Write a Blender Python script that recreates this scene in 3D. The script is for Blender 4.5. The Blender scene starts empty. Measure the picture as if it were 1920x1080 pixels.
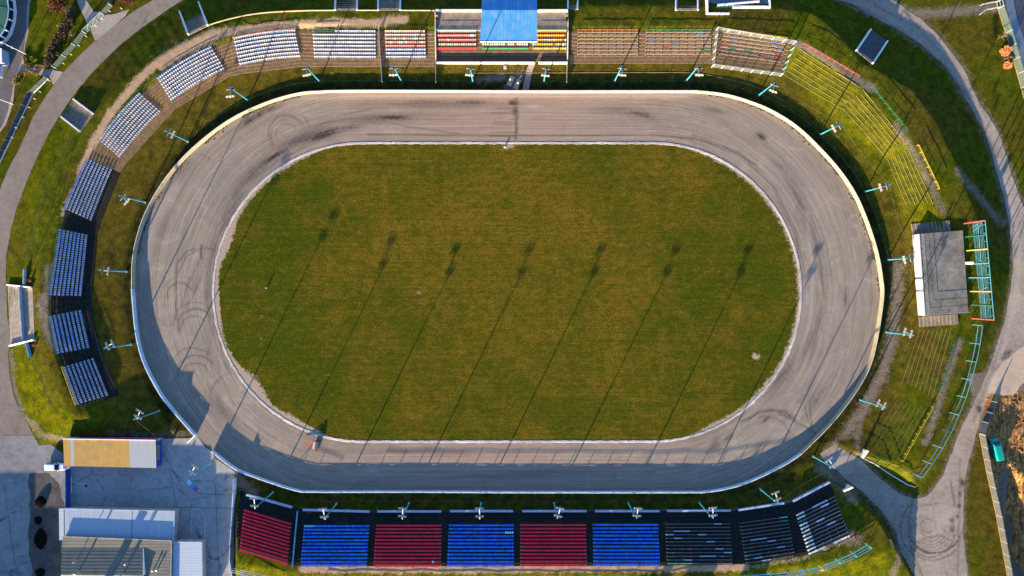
import bpy, bmesh, math, random
import numpy as np
from mathutils import Vector, Matrix
R = random.Random(7)
sc = bpy.context.scene
COL = sc.collection
H = 160.0          # height of the aircraft above the infield (m)
S = 8.0            # photograph pixels per metre at ground level

# ------------------------------------------------------------------ helpers
def W(px, py, z=0.0):
    k = (1 - z / H) / S
    return ((px - 960) * k, (540 - py) * k)

def tag(o, label=None, cat=None, group=None, kind=None):
    if label: o['label'] = label
    if cat: o['category'] = cat
    if group: o['group'] = group
    if kind: o['kind'] = kind
    return o

def empty(name, loc=(0, 0, 0), rz=0.0):
    o = bpy.data.objects.new(name, None)
    o.empty_display_size = 0.3
    COL.objects.link(o); o.location = loc; o.rotation_euler = (0, 0, rz)
    return o

class MB:
    def __init__(s): s.v = []; s.f = []; s.m = []
    def add(s, vs, fs, mi=0):
        b = len(s.v); s.v += [tuple(v) for v in vs]
        for f in fs: s.f.append(tuple(b + i for i in f)); s.m.append(mi)
    def box(s, c, d, rz=0.0, mi=0, tilt=None):
        """box centred at c with size d, turned by rz about z"""
        cs, sn = math.cos(rz), math.sin(rz)
        vs = []
        for z in (-1, 1):
            for x, y in ((-1, -1), (1, -1), (1, 1), (-1, 1)):
                p = Vector((x * d[0] / 2, y * d[1] / 2, z * d[2] / 2))
                if tilt is not None: p = tilt @ p
                vs.append((c[0] + p.x * cs - p.y * sn, c[1] + p.x * sn + p.y * cs, c[2] + p.z))
        s.add(vs, [(3, 2, 1, 0), (4, 5, 6, 7), (0, 1, 5, 4), (1, 2, 6, 5), (2, 3, 7, 6), (3, 0, 4, 7)], mi)
    def bar(s, a, b, w, h=None, mi=0):
        """rectangular bar from a to b"""
        a = Vector(a); b = Vector(b); h = h or w
        d = (b - a); L = d.length
        if L < 1e-6: return
        d /= L
        up = Vector((0, 0, 1)) if abs(d.z) < 0.95 else Vector((0, 1, 0))
        x = d.cross(up).normalized(); y = x.cross(d).normalized()
        vs = []
        for p in (a, b):
            for i, j in ((-1, -1), (1, -1), (1, 1), (-1, 1)):
                vs.append(p + x * (i * w / 2) + y * (j * h / 2))
        s.add(vs, [(0, 1, 2, 3), (7, 6, 5, 4), (0, 4, 5, 1), (1, 5, 6, 2), (2, 6, 7, 3), (3, 7, 4, 0)], mi)
    def tube(s, pts, rad, n=8, cap=True, mi=0):
        pts = [Vector(p) for p in pts]
        rad = rad if isinstance(rad, (list, tuple)) else [rad] * len(pts)
        vs = []; fs = []
        for i, p in enumerate(pts):
            d = (pts[min(i + 1, len(pts) - 1)] - pts[max(i - 1, 0)]).normalized()
            up = Vector((0, 0, 1)) if abs(d.z) < 0.9 else Vector((1, 0, 0))
            x = d.cross(up).normalized(); y = d.cross(x).normalized()
            for k in range(n):
                t = 2 * math.pi * k / n
                vs.append(p + x * (rad[i] * math.cos(t)) + y * (rad[i] * math.sin(t)))
        for i in range(len(pts) - 1):
            for k in range(n):
                a = i * n + k; b = i * n + (k + 1) % n
                fs.append((a, b, b + n, a + n))
        if cap:
            fs.append(tuple(range(n))); fs.append(tuple(reversed(range((len(pts) - 1) * n, len(pts) * n))))
        s.add(vs, fs, mi)
    def prism(s, poly, z0, z1, mi=0, mtop=None):
        """vertical prism from a CCW polygon [(x,y)], z0/z1 numbers or per-vertex lists"""
        n = len(poly)
        z0 = z0 if isinstance(z0, (list, tuple)) else [z0] * n
        z1 = z1 if isinstance(z1, (list, tuple)) else [z1] * n
        a = sum(poly[i][0] * poly[(i + 1) % n][1] - poly[(i + 1) % n][0] * poly[i][1] for i in range(n))
        if a < 0: poly = poly[::-1]; z0 = z0[::-1]; z1 = z1[::-1]
        vs = [(p[0], p[1], z) for p, z in zip(poly, z0)] + [(p[0], p[1], z) for p, z in zip(poly, z1)]
        s.add(vs, [(i, (i + 1) % n, n + (i + 1) % n, n + i) for i in range(n)] + [tuple(reversed(range(n)))], mi)
        s.add(vs, [tuple(range(n, 2 * n))], mi if mtop is None else mtop)
    def wall(s, pts, z0, z1, t, mi=0, closed=False):
        """wall of thickness t along an (x,y) polyline, mitred joints; z0,z1 numbers or lists"""
        n = len(pts)
        z0 = z0 if isinstance(z0, (list, tuple)) else [z0] * n
        z1 = z1 if isinstance(z1, (list, tuple)) else [z1] * n
        vs = []
        for i in range(n):
            if closed: a, b = pts[i - 1], pts[(i + 1) % n]
            else: a, b = pts[max(i - 1, 0)], pts[min(i + 1, n - 1)]
            dx, dy = b[0] - a[0], b[1] - a[1]; L = math.hypot(dx, dy) or 1
            nx, ny = -dy / L * t / 2, dx / L * t / 2
            if 0 < i < n - 1 or closed:
                p = pts[i - 1]; e1 = Vector((pts[i][0] - p[0], pts[i][1] - p[1])).normalized()
                q = pts[(i + 1) % n]; e2 = Vector((q[0] - pts[i][0], q[1] - pts[i][1])).normalized()
                c = math.sqrt(max(0.25, (1 + e1.dot(e2)) / 2)); nx /= c; ny /= c
            x, y = pts[i]
            vs += [(x + nx, y + ny, z0[i]), (x - nx, y - ny, z0[i]), (x - nx, y - ny, z1[i]), (x + nx, y + ny, z1[i])]
        fs = []
        m = n if closed else n - 1
        for i in range(m):
            a = 4 * i; b = 4 * ((i + 1) % n)
            for k in range(4): fs.append((a + k, a + (k + 1) % 4, b + (k + 1) % 4, b + k))
        if not closed: fs += [(3, 2, 1, 0), (4 * n - 4, 4 * n - 3, 4 * n - 2, 4 * n - 1)]
        s.add(vs, fs, mi)
    def mesh(s, name, mats, smooth=False):
        me = bpy.data.meshes.new(name)
        me.from_pydata(s.v, [], s.f); me.update()
        for m in (mats if isinstance(mats, (list, tuple)) else [mats]): me.materials.append(m)
        me.polygons.foreach_set('material_index', s.m)
        if smooth: me.polygons.foreach_set('use_smooth', [True] * len(s.f))
        return me
    def build(s, name, mats, parent=None, loc=None, rz=None, smooth=False):
        o = bpy.data.objects.new(name, s.mesh(name, mats, smooth)); COL.objects.link(o)
        if parent is not None: o.parent = parent
        if loc is not None: o.location = loc
        if rz is not None: o.rotation_euler = (0, 0, rz)
        bm = bmesh.new(); bm.from_mesh(o.data); bmesh.ops.recalc_face_normals(bm, faces=bm.faces); bm.to_mesh(o.data); bm.free()
        return o

def put(name, me, parent=None, loc=None, rz=None):
    o = bpy.data.objects.new(name, me); COL.objects.link(o)
    if parent is not None: o.parent = parent
    if loc is not None: o.location = loc
    if rz is not None: o.rotation_euler = (0, 0, rz)
    return o

def copy_tree(o, parent=None):
    c = o.copy(); COL.objects.link(c); c.parent = parent
    for ch in list(o.children): copy_tree(ch, c)
    return c

def lerp(a, b, t): return a + (b - a) * t
def lerp2(a, b, t): return tuple(x + (y - x) * t for x, y in zip(a, b))

def resample(pts, step):
    out = [pts[0]]
    for a, b in zip(pts[:-1], pts[1:]):
        n = max(1, int(math.hypot(b[0] - a[0], b[1] - a[1]) / step))
        for i in range(1, n + 1): out.append(lerp2(a, b, i / n))
    return out

def smooth_line(pts, step=1.0, closed=False):
    """Catmull-Rom through the points, sampled about every step"""
    P = [np.array(p, float) for p in pts]; n = len(P); out = []
    m = n if closed else n - 1
    for i in range(m):
        if closed: p0, p1, p2, p3 = P[i - 1], P[i], P[(i + 1) % n], P[(i + 2) % n]
        else: p0, p1, p2, p3 = P[max(i - 1, 0)], P[i], P[i + 1], P[min(i + 2, n - 1)]
        k = max(2, int(np.linalg.norm(p2 - p1) / step))
        for j in range(k):
            t = j / k
            out.append(tuple(0.5 * ((2 * p1) + (-p0 + p2) * t + (2 * p0 - 5 * p1 + 4 * p2 - p3) * t * t + (-p0 + 3 * p1 - 3 * p2 + p3) * t ** 3)))
    if not closed: out.append(tuple(P[-1]))
    return out

# ------------------------------------------------------------------ materials
def srgb(*c): return tuple(((x / 255) / 12.92 if x / 255 <= 0.04045 else ((x / 255 + 0.055) / 1.055) ** 2.4) for x in c)

class NT:
    """tiny node-tree builder"""
    def __init__(s, name):
        s.m = bpy.data.materials.new(name); s.m.use_nodes = True
        s.t = s.m.node_tree; s.n = s.t.nodes; s.b = s.n['Principled BSDF']
        s.out = s.n['Material Output']
        s.b.inputs['Specular IOR Level'].default_value = 0.25
    def node(s, typ, **kw):
        n = s.n.new(typ)
        for k, v in kw.items():
            if k in n.inputs.keys() if hasattr(n.inputs, 'keys') else False: s.set(n.inputs[k], v)
            else: setattr(n, k, v)
        return n
    def set(s, inp, v):
        if isinstance(v, bpy.types.NodeSocket): s.t.links.new(v, inp)
        elif isinstance(v, (tuple, list)) and len(v) == 3 and inp.type == 'RGBA': inp.default_value = (*v, 1)
        else: inp.default_value = v
    def pos(s): return s.node('ShaderNodeNewGeometry').outputs['Position']
    def uv(s): return s.node('ShaderNodeUVMap').outputs[0]
    def obj(s): return s.node('ShaderNodeTexCoord').outputs['Object']
    def scale(s, vec, sx, sy, sz, rot=0.0):
        n = s.node('ShaderNodeMapping'); s.set(n.inputs['Vector'], vec)
        n.inputs['Scale'].default_value = (sx, sy, sz); n.inputs['Rotation'].default_value = (0, 0, rot)
        return n.outputs[0]
    def noise(s, vec, sc_=1.0, det=4.0, rough=0.55, dist=0.0):
        n = s.node('ShaderNodeTexNoise'); s.set(n.inputs['Vector'], vec)
        n.inputs['Scale'].default_value = sc_; n.inputs['Detail'].default_value = det
        n.inputs['Roughness'].default_value = rough; n.inputs['Distortion'].default_value = dist
        return n.outputs['Fac']
    def ramp(s, fac, stops):
        n = s.node('ShaderNodeValToRGB'); s.set(n.inputs['Fac'], fac)
        e = n.color_ramp.elements
        while len(e) < len(stops): e.new(0.5)
        for el, (p, c) in zip(e, stops):
            el.position = p; el.color = (*c, 1) if isinstance(c, tuple) else (c, c, c, 1)
        return n.outputs['Color']
    def mix(s, fac, a, b, mode='MIX'):
        n = s.node('ShaderNodeMix'); n.data_type = 'RGBA'; n.blend_type = mode
        s.set(n.inputs[0], fac); s.set(n.inputs[6], a); s.set(n.inputs[7], b)
        return n.outputs[2]
    def math(s, op, a, b=0.0, clamp=False):
        n = s.node('ShaderNodeMath'); n.operation = op; n.use_clamp = clamp
        s.set(n.inputs[0], a); s.set(n.inputs[1], b)
        return n.outputs[0]
    def rng(s, v, a, b, c=0.0, d=1.0):
        n = s.node('ShaderNodeMapRange'); n.clamp = True
        s.set(n.inputs[0], v); n.inputs[1].default_value = a; n.inputs[2].default_value = b
        n.inputs[3].default_value = c; n.inputs[4].default_value = d
        return n.outputs[0]
    def attr(s, name):
        n = s.node('ShaderNodeAttribute'); n.attribute_name = name
        sp = s.node('ShaderNodeSeparateColor'); s.t.links.new(n.outputs['Color'], sp.inputs[0])
        return sp.outputs
    def fin(s, col, rough=0.9, bump=None, bstr=0.3, bdist=0.05, metal=0.0, spec=None):
        if spec is None: spec = 0.0 if rough >= .9 else 0.2
        s.b.inputs['Specular IOR Level'].default_value = spec
        s.set(s.b.inputs['Base Color'], col); s.set(s.b.inputs['Roughness'], rough)
        s.b.inputs['Metallic'].default_value = metal
        if bump is not None:
            n = s.node('ShaderNodeBump'); n.inputs['Strength'].default_value = bstr
            n.inputs['Distance'].default_value = bdist
            s.set(n.inputs['Height'], bump); s.t.links.new(n.outputs[0], s.b.inputs['Normal'])
        return s.m

def plain(name, col, rough=0.6, var=0.25, scale=1.5, metal=0.0, dirt=None, bump=0.0):
    """painted / plain surface with mottled wear"""
    t = NT(name); p = t.pos()
    f = t.noise(p, scale, 5, 0.62)
    lo = tuple(c * (1 - var) for c in col); hi = tuple(min(1, c * (1 + var * .6)) for c in col)
    c = t.ramp(f, [(0.3, lo), (0.7, hi)])
    if dirt:
        d = t.noise(p, scale * 2.7, 6, 0.7)
        c = t.mix(t.rng(d, 0.52, 0.75, 0, 0.75), c, dirt)
    return t.fin(c, rough, t.noise(p, 14, 3) if bump else None, bump, 0.03, metal)

def ribbed(name, col, axis='x', pitch=0.25, rough=0.45, var=0.2, dirt=None, metal=0.0, streak=0.35):
    """profiled sheet: ribs run across `axis`; rust or dirt streaks follow the ribs"""
    t = NT(name); p = t.obj()
    k = (1 / pitch, 0.0, 0.0) if axis == 'x' else (0.0, 1 / pitch, 0.0)
    w = t.node('ShaderNodeTexWave'); w.wave_type = 'BANDS'; w.bands_direction = axis.upper(); w.wave_profile = 'SIN'
    t.set(w.inputs['Vector'], p); w.inputs['Scale'].default_value = 0.314 / pitch
    st = (5.0, 0.10, 0.3) if axis == 'x' else (0.10, 5.0, 0.3)
    s1 = t.noise(t.scale(p, *st), 1.0, 5, 0.65)
    s2 = t.noise(p, 0.5, 4, 0.6)
    lo = tuple(c * (1 - var) for c in col); hi = tuple(min(1, c * (1 + var * .5)) for c in col)
    c = t.ramp(s1, [(0.3, lo), (0.7, hi)])
    c = t.mix(t.rng(w.outputs['Fac'], 0.0, 0.3, 0.22, 0.0), c, tuple(x * 0.6 for x in col))
    if dirt: c = t.mix(t.math('MULTIPLY', t.rng(s1, 0.42, 0.62), t.rng(s2, 0.42, 0.6, 0, streak * 2), True), c, dirt)
    return t.fin(c, rough, w.outputs['Fac'], 0.35, 0.03, metal)
# ------------------------------------------------------------------ the bowl
CX0, CX1, CY, RB = (625 - 960) / S, (1278 - 960) / S, (540 - 547) / S, 372 / S
SA = CX1 - CX0
ARC = math.pi * RB
LEN = 2 * ARC + 2 * SA

def stad(x, y):
    """distance outside the oval of the safety fence, and position u along it (CCW from the lower right)"""
    x = np.asarray(x, float); y = np.asarray(y, float)
    sx = np.clip(x, CX0, CX1)
    d = np.hypot(x - sx, y - CY) - RB
    ur = np.arctan2(y - CY, x - CX1) + math.pi / 2
    ul = np.mod(np.arctan2(y - CY, x - CX0) - math.pi / 2, 2 * math.pi)
    u = np.where(x > CX1, np.clip(ur, 0, math.pi) * RB,
        np.where(x < CX0, ARC + SA + ul * RB,
        np.where(y > CY, ARC + (CX1 - x), 2 * ARC + SA + (x - CX0))))
    return d, u

def _keys(rows):
    K = []
    for (f, zf, b, zb, c, zc, t) in rows:
        _, u = stad(*W(*f, zf))
        ds = [float(stad(*W(*p, z))[0]) for p, z in ((f, zf), (b, zb), (c, zc), (t, 0))]
        K.append((float(u), ds, [zf, zb, zc, 0.0]))
    return K

KA = _keys([
    ((1640, 800), .5, (1716, 812), 2.5, (1748, 824), 2.6, (1778, 833)),
    ((1683, 690), .5, (1770, 690), 2.6, (1803, 692), 2.7, (1846, 695)),
    ((1700, 520), .5, (1795, 520), 2.8, (1858, 518), 2.8, (1893, 515)),
    ((1688, 398), .6, (1746, 374), 2.7, (1806, 346), 2.8, (1858, 320)),
    ((1664, 298), .6, (1712, 275), 2.8, (1758, 241), 2.8, (1824, 204)),
    ((1601, 260), .6, (1652, 215), 2.7, (1706, 166), 2.85, (1748, 130)),
    ((1544, 205), .6, (1581, 156), 2.5, (1614, 115), 2.9, (1640, 77)),
    ((1470, 141), .7, (1502, 88), 2.8, (1543, 34), 2.9, (1576, -10)),
    ((1330, 106), .9, (1332, 60), 2.55, (1334, 14), 3.0, (1340, -80)),
    ((1130, 106), .9, (1130, 60), 2.55, (1130, 12), 3.0, (1130, -90)),
    ((700, 112), .9, (700, 60), 2.6, (700, 21), 3.1, (700, -70)),
    ((508, 118), .9, (497, 65), 2.6, (486, 27), 3.1, (458, -55)),
    ((374, 162), .9, (345, 120), 2.6, (327, 90), 3.0, (288, 36)),
    ((264, 254), .9, (227, 221), 2.6, (192, 195), 3.0, (150, 163)),
    ((192, 367), .9, (147, 346), 2.6, (117, 334), 3.0, (60, 316)),
    ((162, 500), .9, (104, 492), 2.6, (78, 489), 3.0, (13, 483)),
    ((164, 617), .9, (105, 628), 2.6, (80, 634), 3.0, (22, 648)),
    ((192, 706), .9, (136, 724), 2.6, (112, 733), 3.0, (38, 765)),
    ((215, 760), .9, (165, 785), 2.3, (140, 800), 2.5, (75, 840))])
KB = _keys([
    ((445, 930), .5, (445, 1022), 3.0, (445, 1062), 3.2, (445, 1120)),
    ((520, 960), .5, (500, 1045), 3.1, (498, 1064), 3.2, (490, 1130)),
    ((640, 966), .5, (640, 1058), 3.2, (640, 1076), 3.2, (640, 1140)),
    ((1240, 966), .5, (1240, 1057), 3.2, (1240, 1075), 3.2, (1240, 1140)),
    ((1375, 962), .5, (1385, 1054), 3.2, (1390, 1072), 3.2, (1400, 1140)),
    ((1475, 950), .5, (1500, 1042), 3.2, (1510, 1064), 3.2, (1530, 1140)),
    ((1560, 912), .5, (1598, 1004), 3.2, (1625, 1062), 3.1, (1660, 1130))])

def _prof(K, d, u, jump=0.0):
    us = np.array([k[0] for k in K]); o = np.argsort(us); us = us[o]
    D = [np.interp(u, us, np.array([K[i][1][j] for i in o])) for j in range(4)]
    Z = [np.interp(u, us, np.array([K[i][2][j] for i in o])) for j in range(4)]
    D0 = np.full_like(d, 0.8)
    ks = [(D0, np.zeros_like(d))] + list(zip(D, Z))
    z = np.zeros_like(d)
    if jump:
        ks.insert(3, (D[1] + .55, Z[1])); ks.insert(4, (D[1] + .75, np.minimum(Z[1] + jump, Z[2])))
    for (a, za), (b, zb) in zip(ks[:-1], ks[1:]):
        t = np.clip((d - a) / np.maximum(b - a, 0.05), 0, 1)
        z = np.where(d > a, za + (zb - za) * t, z)
    return z

def _side(x, y, p, q):
    """signed distance to the line p->q given in photograph pixels (left of p->q positive)"""
    a = np.array(W(*p)); b = np.array(W(*q)); e = (b - a) / np.linalg.norm(b - a)
    return -(x - a[0]) * e[1] + (y - a[1]) * e[0]

for i, k in enumerate(KB):
    if k[0] < LEN / 2: KB[i] = (k[0] + LEN, k[1], k[2])

def ter(x, y):
    x = np.atleast_1d(np.asarray(x, float)); y = np.atleast_1d(np.asarray(y, float))
    d, u = stad(x, y)
    px = x * S + 960; py = 540 - y * S
    za = _prof(KA, d, u, .45)
    left = _side(x, y, (30, 838), (345, 812))
    right = _side(x, y, (1600, 852), (1722, 920))
    za = np.minimum(za, np.where(px < 960, np.maximum(left, 0) * 0.42, np.maximum(right, 0) * 0.9))
    ub = np.where(u < LEN / 2, u + LEN, u)
    zb = _prof(KB, d, ub)
    zb = np.minimum(zb, np.maximum((px - 441) / S, 0) * 2.0)
    e1 = -_side(x, y, (1570, 897), (1643, 957)); e2 = -_side(x, y, (1643, 957), (1690, 1040))
    zb = np.minimum(zb, np.where(px > 960, np.maximum(np.minimum(e1, e2), 0) * 2.6, 9))
    zb = np.where((py > 850) & (px > 400), zb, 0)
    z = np.maximum(za, zb)
    w = np.clip(z / 0.6, 0, 1)
    z = z + w * (0.025 * np.sin(x * .9 + 1.3 * np.sin(y * .5)) * np.sin(y * .8 + 2) + 0.012 * np.sin(x * 2.3 + y * 1.7))
    # the dug pit on the building plot at the lower right
    pit = np.clip(_side(x, y, (1868, 860), (1925, 1110)) * -1 / 1.5, 0, 1) * 0
    ex = (px - 1915) / 26.0; ey = (py - 985) / 110.0
    z = z - 2.2 * np.clip(1.25 - np.hypot(ex, ey), 0, .5) * 2 * (px > 1700)
    return z

def tz(x, y): return float(ter(x, y)[0])

def P(px, py, dz=0.0):
    """photograph pixel -> point on the ground (plus dz)"""
    z = 0.0
    for _ in range(4):
        x, y = W(px, py, z + dz); z = tz(x, y)
    return (x, y, z + dz)

def dist_poly(x, y, pts):
    """distance of every point to a polyline"""
    best = np.full(np.shape(x), 1e9)
    for a, b in zip(pts[:-1], pts[1:]):
        ex, ey = b[0] - a[0], b[1] - a[1]; L2 = ex * ex + ey * ey + 1e-9
        t = np.clip(((x - a[0]) * ex + (y - a[1]) * ey) / L2, 0, 1)
        best = np.minimum(best, np.hypot(x - a[0] - t * ex, y - a[1] - t * ey))
    return best

def inside(x, y, poly):
    c = np.zeros(np.shape(x), bool); n = len(poly)
    for i in range(n):
        x0, y0 = poly[i]; x1, y1 = poly[(i + 1) % n]
        k = ((y0 > y) != (y1 > y)) & (x < (x1 - x0) * (y - y0) / (y1 - y0 + 1e-12) + x0)
        c ^= k
    return c

def grid_mesh(name, X, Y, Z, mat, attrs=None, uv=None, keep=None):
    ny, nx = X.shape
    co = np.stack([X, Y, Z], -1).reshape(-1, 3)
    i = np.arange(nx * ny).reshape(ny, nx)
    q = np.stack([i[:-1, :-1], i[:-1, 1:], i[1:, 1:], i[1:, :-1]], -1).reshape(-1, 4)
    me = bpy.data.meshes.new(name)
    me.vertices.add(len(co)); me.vertices.foreach_set('co', co.ravel())
    me.loops.add(q.size); me.loops.foreach_set('vertex_index', q.ravel().astype(np.int32))
    me.polygons.add(len(q)); me.polygons.foreach_set('loop_start', np.arange(0, q.size, 4, dtype=np.int32))
    me.polygons.foreach_set('use_smooth', np.ones(len(q), bool))
    me.update(calc_edges=True); me.validate()
    for k, v in (attrs or {}).items():
        a = me.color_attributes.new(k, 'FLOAT_COLOR', 'POINT')
        a.data.foreach_set('color', v.reshape(-1, 4).astype(np.float32).ravel())
    if uv is not None:
        l = me.uv_layers.new(name='UVMap')
        l.data.foreach_set('uv', uv.reshape(-1, 2)[q.ravel()].astype(np.float32).ravel())
    me.materials.append(mat)
    return put(name, me)

def patch(poly_px, grow=0.0, jit=0.12, step=0.7, seed=1):
    """rough-edged polygon in metres from a pixel outline"""
    rr = random.Random(seed)
    pts = [W(*p) for p in poly_px]
    pts = resample(pts + [pts[0]], step)[:-1]
    out = []; ph = [rr.uniform(0, 6) for _ in range(4)]
    for i, (x, y) in enumerate(pts):
        a = math.sin(i * .31 + ph[0]) + .7 * math.sin(i * .83 + ph[1]) + .4 * rr.uniform(-1, 1); c = math.sin(i * .27 + ph[2]) + .7 * math.sin(i * .71 + ph[3]) + .4 * rr.uniform(-1, 1)
        out.append((x + a * jit, y + c * jit))
    return out

def sheet(name, poly, z, mat):
    """flat sheet filling a polygon in metres"""
    bm = bmesh.new()
    vs = [bm.verts.new((x, y, z)) for x, y in poly]
    es = [bm.edges.new((vs[i], vs[(i + 1) % len(vs)])) for i in range(len(vs))]
    bmesh.ops.triangle_fill(bm, use_beauty=True, use_dissolve=False, edges=es)
    for f in bm.faces:
        if f.normal.z < 0: f.normal_flip()
    me = bpy.data.meshes.new(name); bm.to_mesh(me); bm.free(); me.materials.append(mat)
    return tag(put(name, me), kind='structure')
# ------------------------------------------------------------------ ground materials
def mat_grass():
    t = NT('bank_grass'); p = t.pos(); a = t.attr('mask'); m2 = t.attr('mask2')
    big = t.noise(p, 0.09, 4, 0.6); mid = t.noise(p, 0.55, 5, 0.65); fine = t.noise(p, 3.2, 4, 0.7)
    g = t.ramp(mid, [(0.3, (.024, .044, .003)), (0.5, (.062, .080, .0035)), (0.7, (.115, .115, .005))])
    br = t.ramp(mid, [(0.32, (.040, .032, .006)), (0.68, (.135, .090, .012))])
    lu = t.ramp(mid, [(0.3, (.04, .056, .003)), (0.55, (.132, .126, .003)), (0.72, (.21, .175, .006))])
    g = t.mix(t.math('MULTIPLY', a[2], t.rng(big, .25, .6, .55, 1), True), g, lu)
    c = t.mix(t.rng(t.math('ADD', big, t.math('MULTIPLY', t.math('SUBTRACT', m2[1], a[2]), 0.3)), 0.36, 0.66, 0, .9), g, br)
    c = t.mix(t.math('MULTIPLY', m2[0], t.rng(mid, .3, .62, 1, .55)), c, (.008, .008, .005))  # dark soil plus the painted shade band behind the fence
    c = t.mix(t.rng(fine, 0.36, 0.62, 0.65, 0.0), c, (.016, .022, .003))
    sand = t.ramp(fine, [(0.3, (.27, .17, .095)), (0.7, (.44, .30, .18))])
    grey = t.ramp(fine, [(0.3, (.10, .078, .06)), (0.7, (.23, .185, .145))])
    nz = t.math('MULTIPLY', t.math('SUBTRACT', t.noise(p, .8, 6, .75), 0.5), 1.9)
    c = t.mix(t.rng(t.math('ADD', a[0], nz), 0.25, 0.72, 0, .95), c, sand)
    c = t.mix(t.rng(t.math('ADD', a[1], nz), 0.28, 0.85, 0, .85), c, grey)
    h = t.math('ADD', t.math('MULTIPLY', fine, 0.7), t.noise(p, 9, 3, .7))
    return t.fin(c, 1.0, h, 0.7, 0.10)

def mat_infield():
    t = NT('infield_grass'); p = t.pos(); a = t.attr('mask')
    big = t.noise(p, 0.055, 6, 0.68); mid = t.noise(t.scale(p, .55, .75, 1), 1.0, 6, 0.72)
    row = t.noise(t.scale(p, .05, 1.9, 1), 1.0, 4, 0.6); fine = t.noise(p, 3.0, 4, 0.72)
    f = t.math('ADD', t.math('ADD', t.math('MULTIPLY', mid, .45), t.math('MULTIPLY', row, .22)), t.math('MULTIPLY', t.noise(p, 1.6, 5, .75), .33))
    g = t.ramp(f, [(0.38, (.028, .044, .003)), (0.5, (.056, .066, .004)), (0.60, (.112, .104, .006))])
    b = t.ramp(f, [(0.38, (.062, .050, .005)), (0.60, (.20, .128, .012))])
    c = t.mix(t.rng(t.math('ADD', big, t.math('MULTIPLY', t.math('SUBTRACT', a[2], .5), .28)), 0.38, 0.60, 0.05, 1.0), g, b)
    sp = t.noise(t.scale(p, .28, .42, 1), 1.0, 5, .7)
    c = t.mix(t.rng(sp, .57, .72, 0, .45), c, (.15, .108, .016))
    c = t.mix(t.rng(sp, .47, .34, 0, .7), c, (.038, .064, .003))
    sp2 = t.noise(p, .09, 5, .72)
    c = t.mix(t.rng(sp2, .50, .62, 0, .38), c, (.05, .075, .003))
    c = t.mix(t.rng(sp2, .46, .36, 0, .38), c, (.17, .105, .014))
    c = t.mix(t.rng(t.noise(t.scale(p, .012, 2.6, 1), 1.0, 3, .6), .54, .66, 0, .22), c, (.034, .042, .004))
    c = t.mix(t.rng(fine, 0.38, 0.62, 0.62, 0.0), c, (.018, .022, .003))
    sand = t.ramp(fine, [(0.3, (.22, .16, .10)), (0.7, (.40, .31, .23))])
    nz = t.math('MULTIPLY', t.math('SUBTRACT', t.noise(p, 1.1, 5, .7), 0.5), 1.5)
    c = t.mix(t.rng(t.math('ADD', a[0], nz), 0.35, 0.6), c, sand)
    h = t.math('ADD', t.math('MULTIPLY', fine, 0.8), t.noise(p, 9, 3, .7))
    return t.fin(c, 1.0, h, 0.7, 0.09)

def mat_track():
    t = NT('shale_track'); uv = t.uv(); p = t.pos(); a = t.attr('mask')
    st = t.noise(t.scale(uv, .035, 2.2, 1), 1.0, 6, 0.68, 0.3)
    st2 = t.noise(t.scale(uv, .12, 6.5, 1), 1.0, 4, 0.65, 0.2)
    big = t.noise(p, 0.13, 4, .6); fine = t.noise(p, 5.5, 4, .7)
    c = t.ramp(t.math('ADD', t.math('MULTIPLY', st, .6), t.math('MULTIPLY', st2, .4)),
               [(0.33, (.137, .112, .084)), (0.45, (.240, .198, .149)), (0.58, (.298, .247, .185)), (0.7, (.37, .31, .235))])
    c = t.mix(t.rng(big, .35, .7, 0, .22), c, (.17, .145, .13))
    cl = t.noise(p, .22, 6, .72, 1.0); cl2 = t.noise(t.scale(uv, .07, .35, 1), 1.0, 6, .72, 1.5)
    c = t.mix(t.rng(cl, .50, .68, 0, .5), c, (.41, .345, .255))
    c = t.mix(t.rng(cl2, .52, .70, 0, .55), c, (.12, .102, .086))
    c = t.mix(t.rng(cl2, .46, .32, 0, .4), c, (.41, .345, .26))
    c = t.mix(t.math('MULTIPLY', a[2], .5), c, (.40, .245, .165))
    c = t.mix(t.rng(fine, .34, .66, .42, 0), c, (.09, .075, .06))
    s3 = t.noise(t.scale(uv, .018, 4.0, 1), 1.0, 6, .75, .4)
    c = t.mix(t.rng(s3, .50, .68, 0, .6), c, (.085, .072, .062))
    c = t.mix(t.rng(s3, .47, .32, 0, .35), c, (.40, .345, .285))
    c = t.mix(t.rng(t.noise(t.scale(p, .5, .5, 1), 1.0, 6, .8, 1.2), .56, .74, 0, .4), c, (.10, .086, .074))
    k = t.math('MULTIPLY', a[0], t.rng(t.math('ADD', t.math('MULTIPLY', st2, .6), t.math('MULTIPLY', fine, .4)), .62, .38, .55, 1.35), True)
    c = t.mix(k, c, (.028, .023, .022))
    c = t.mix(t.math('MULTIPLY', a[1], t.rng(fine, .3, .7, .4, 1)), c, (.40, .35, .30))
    h = t.math('ADD', t.math('ADD', t.math('MULTIPLY', st2, .5), t.math('MULTIPLY', fine, .5)), t.math('MULTIPLY', a[0], -.3))
    return t.fin(c, .95, h, 0.6, 0.06)

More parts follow.
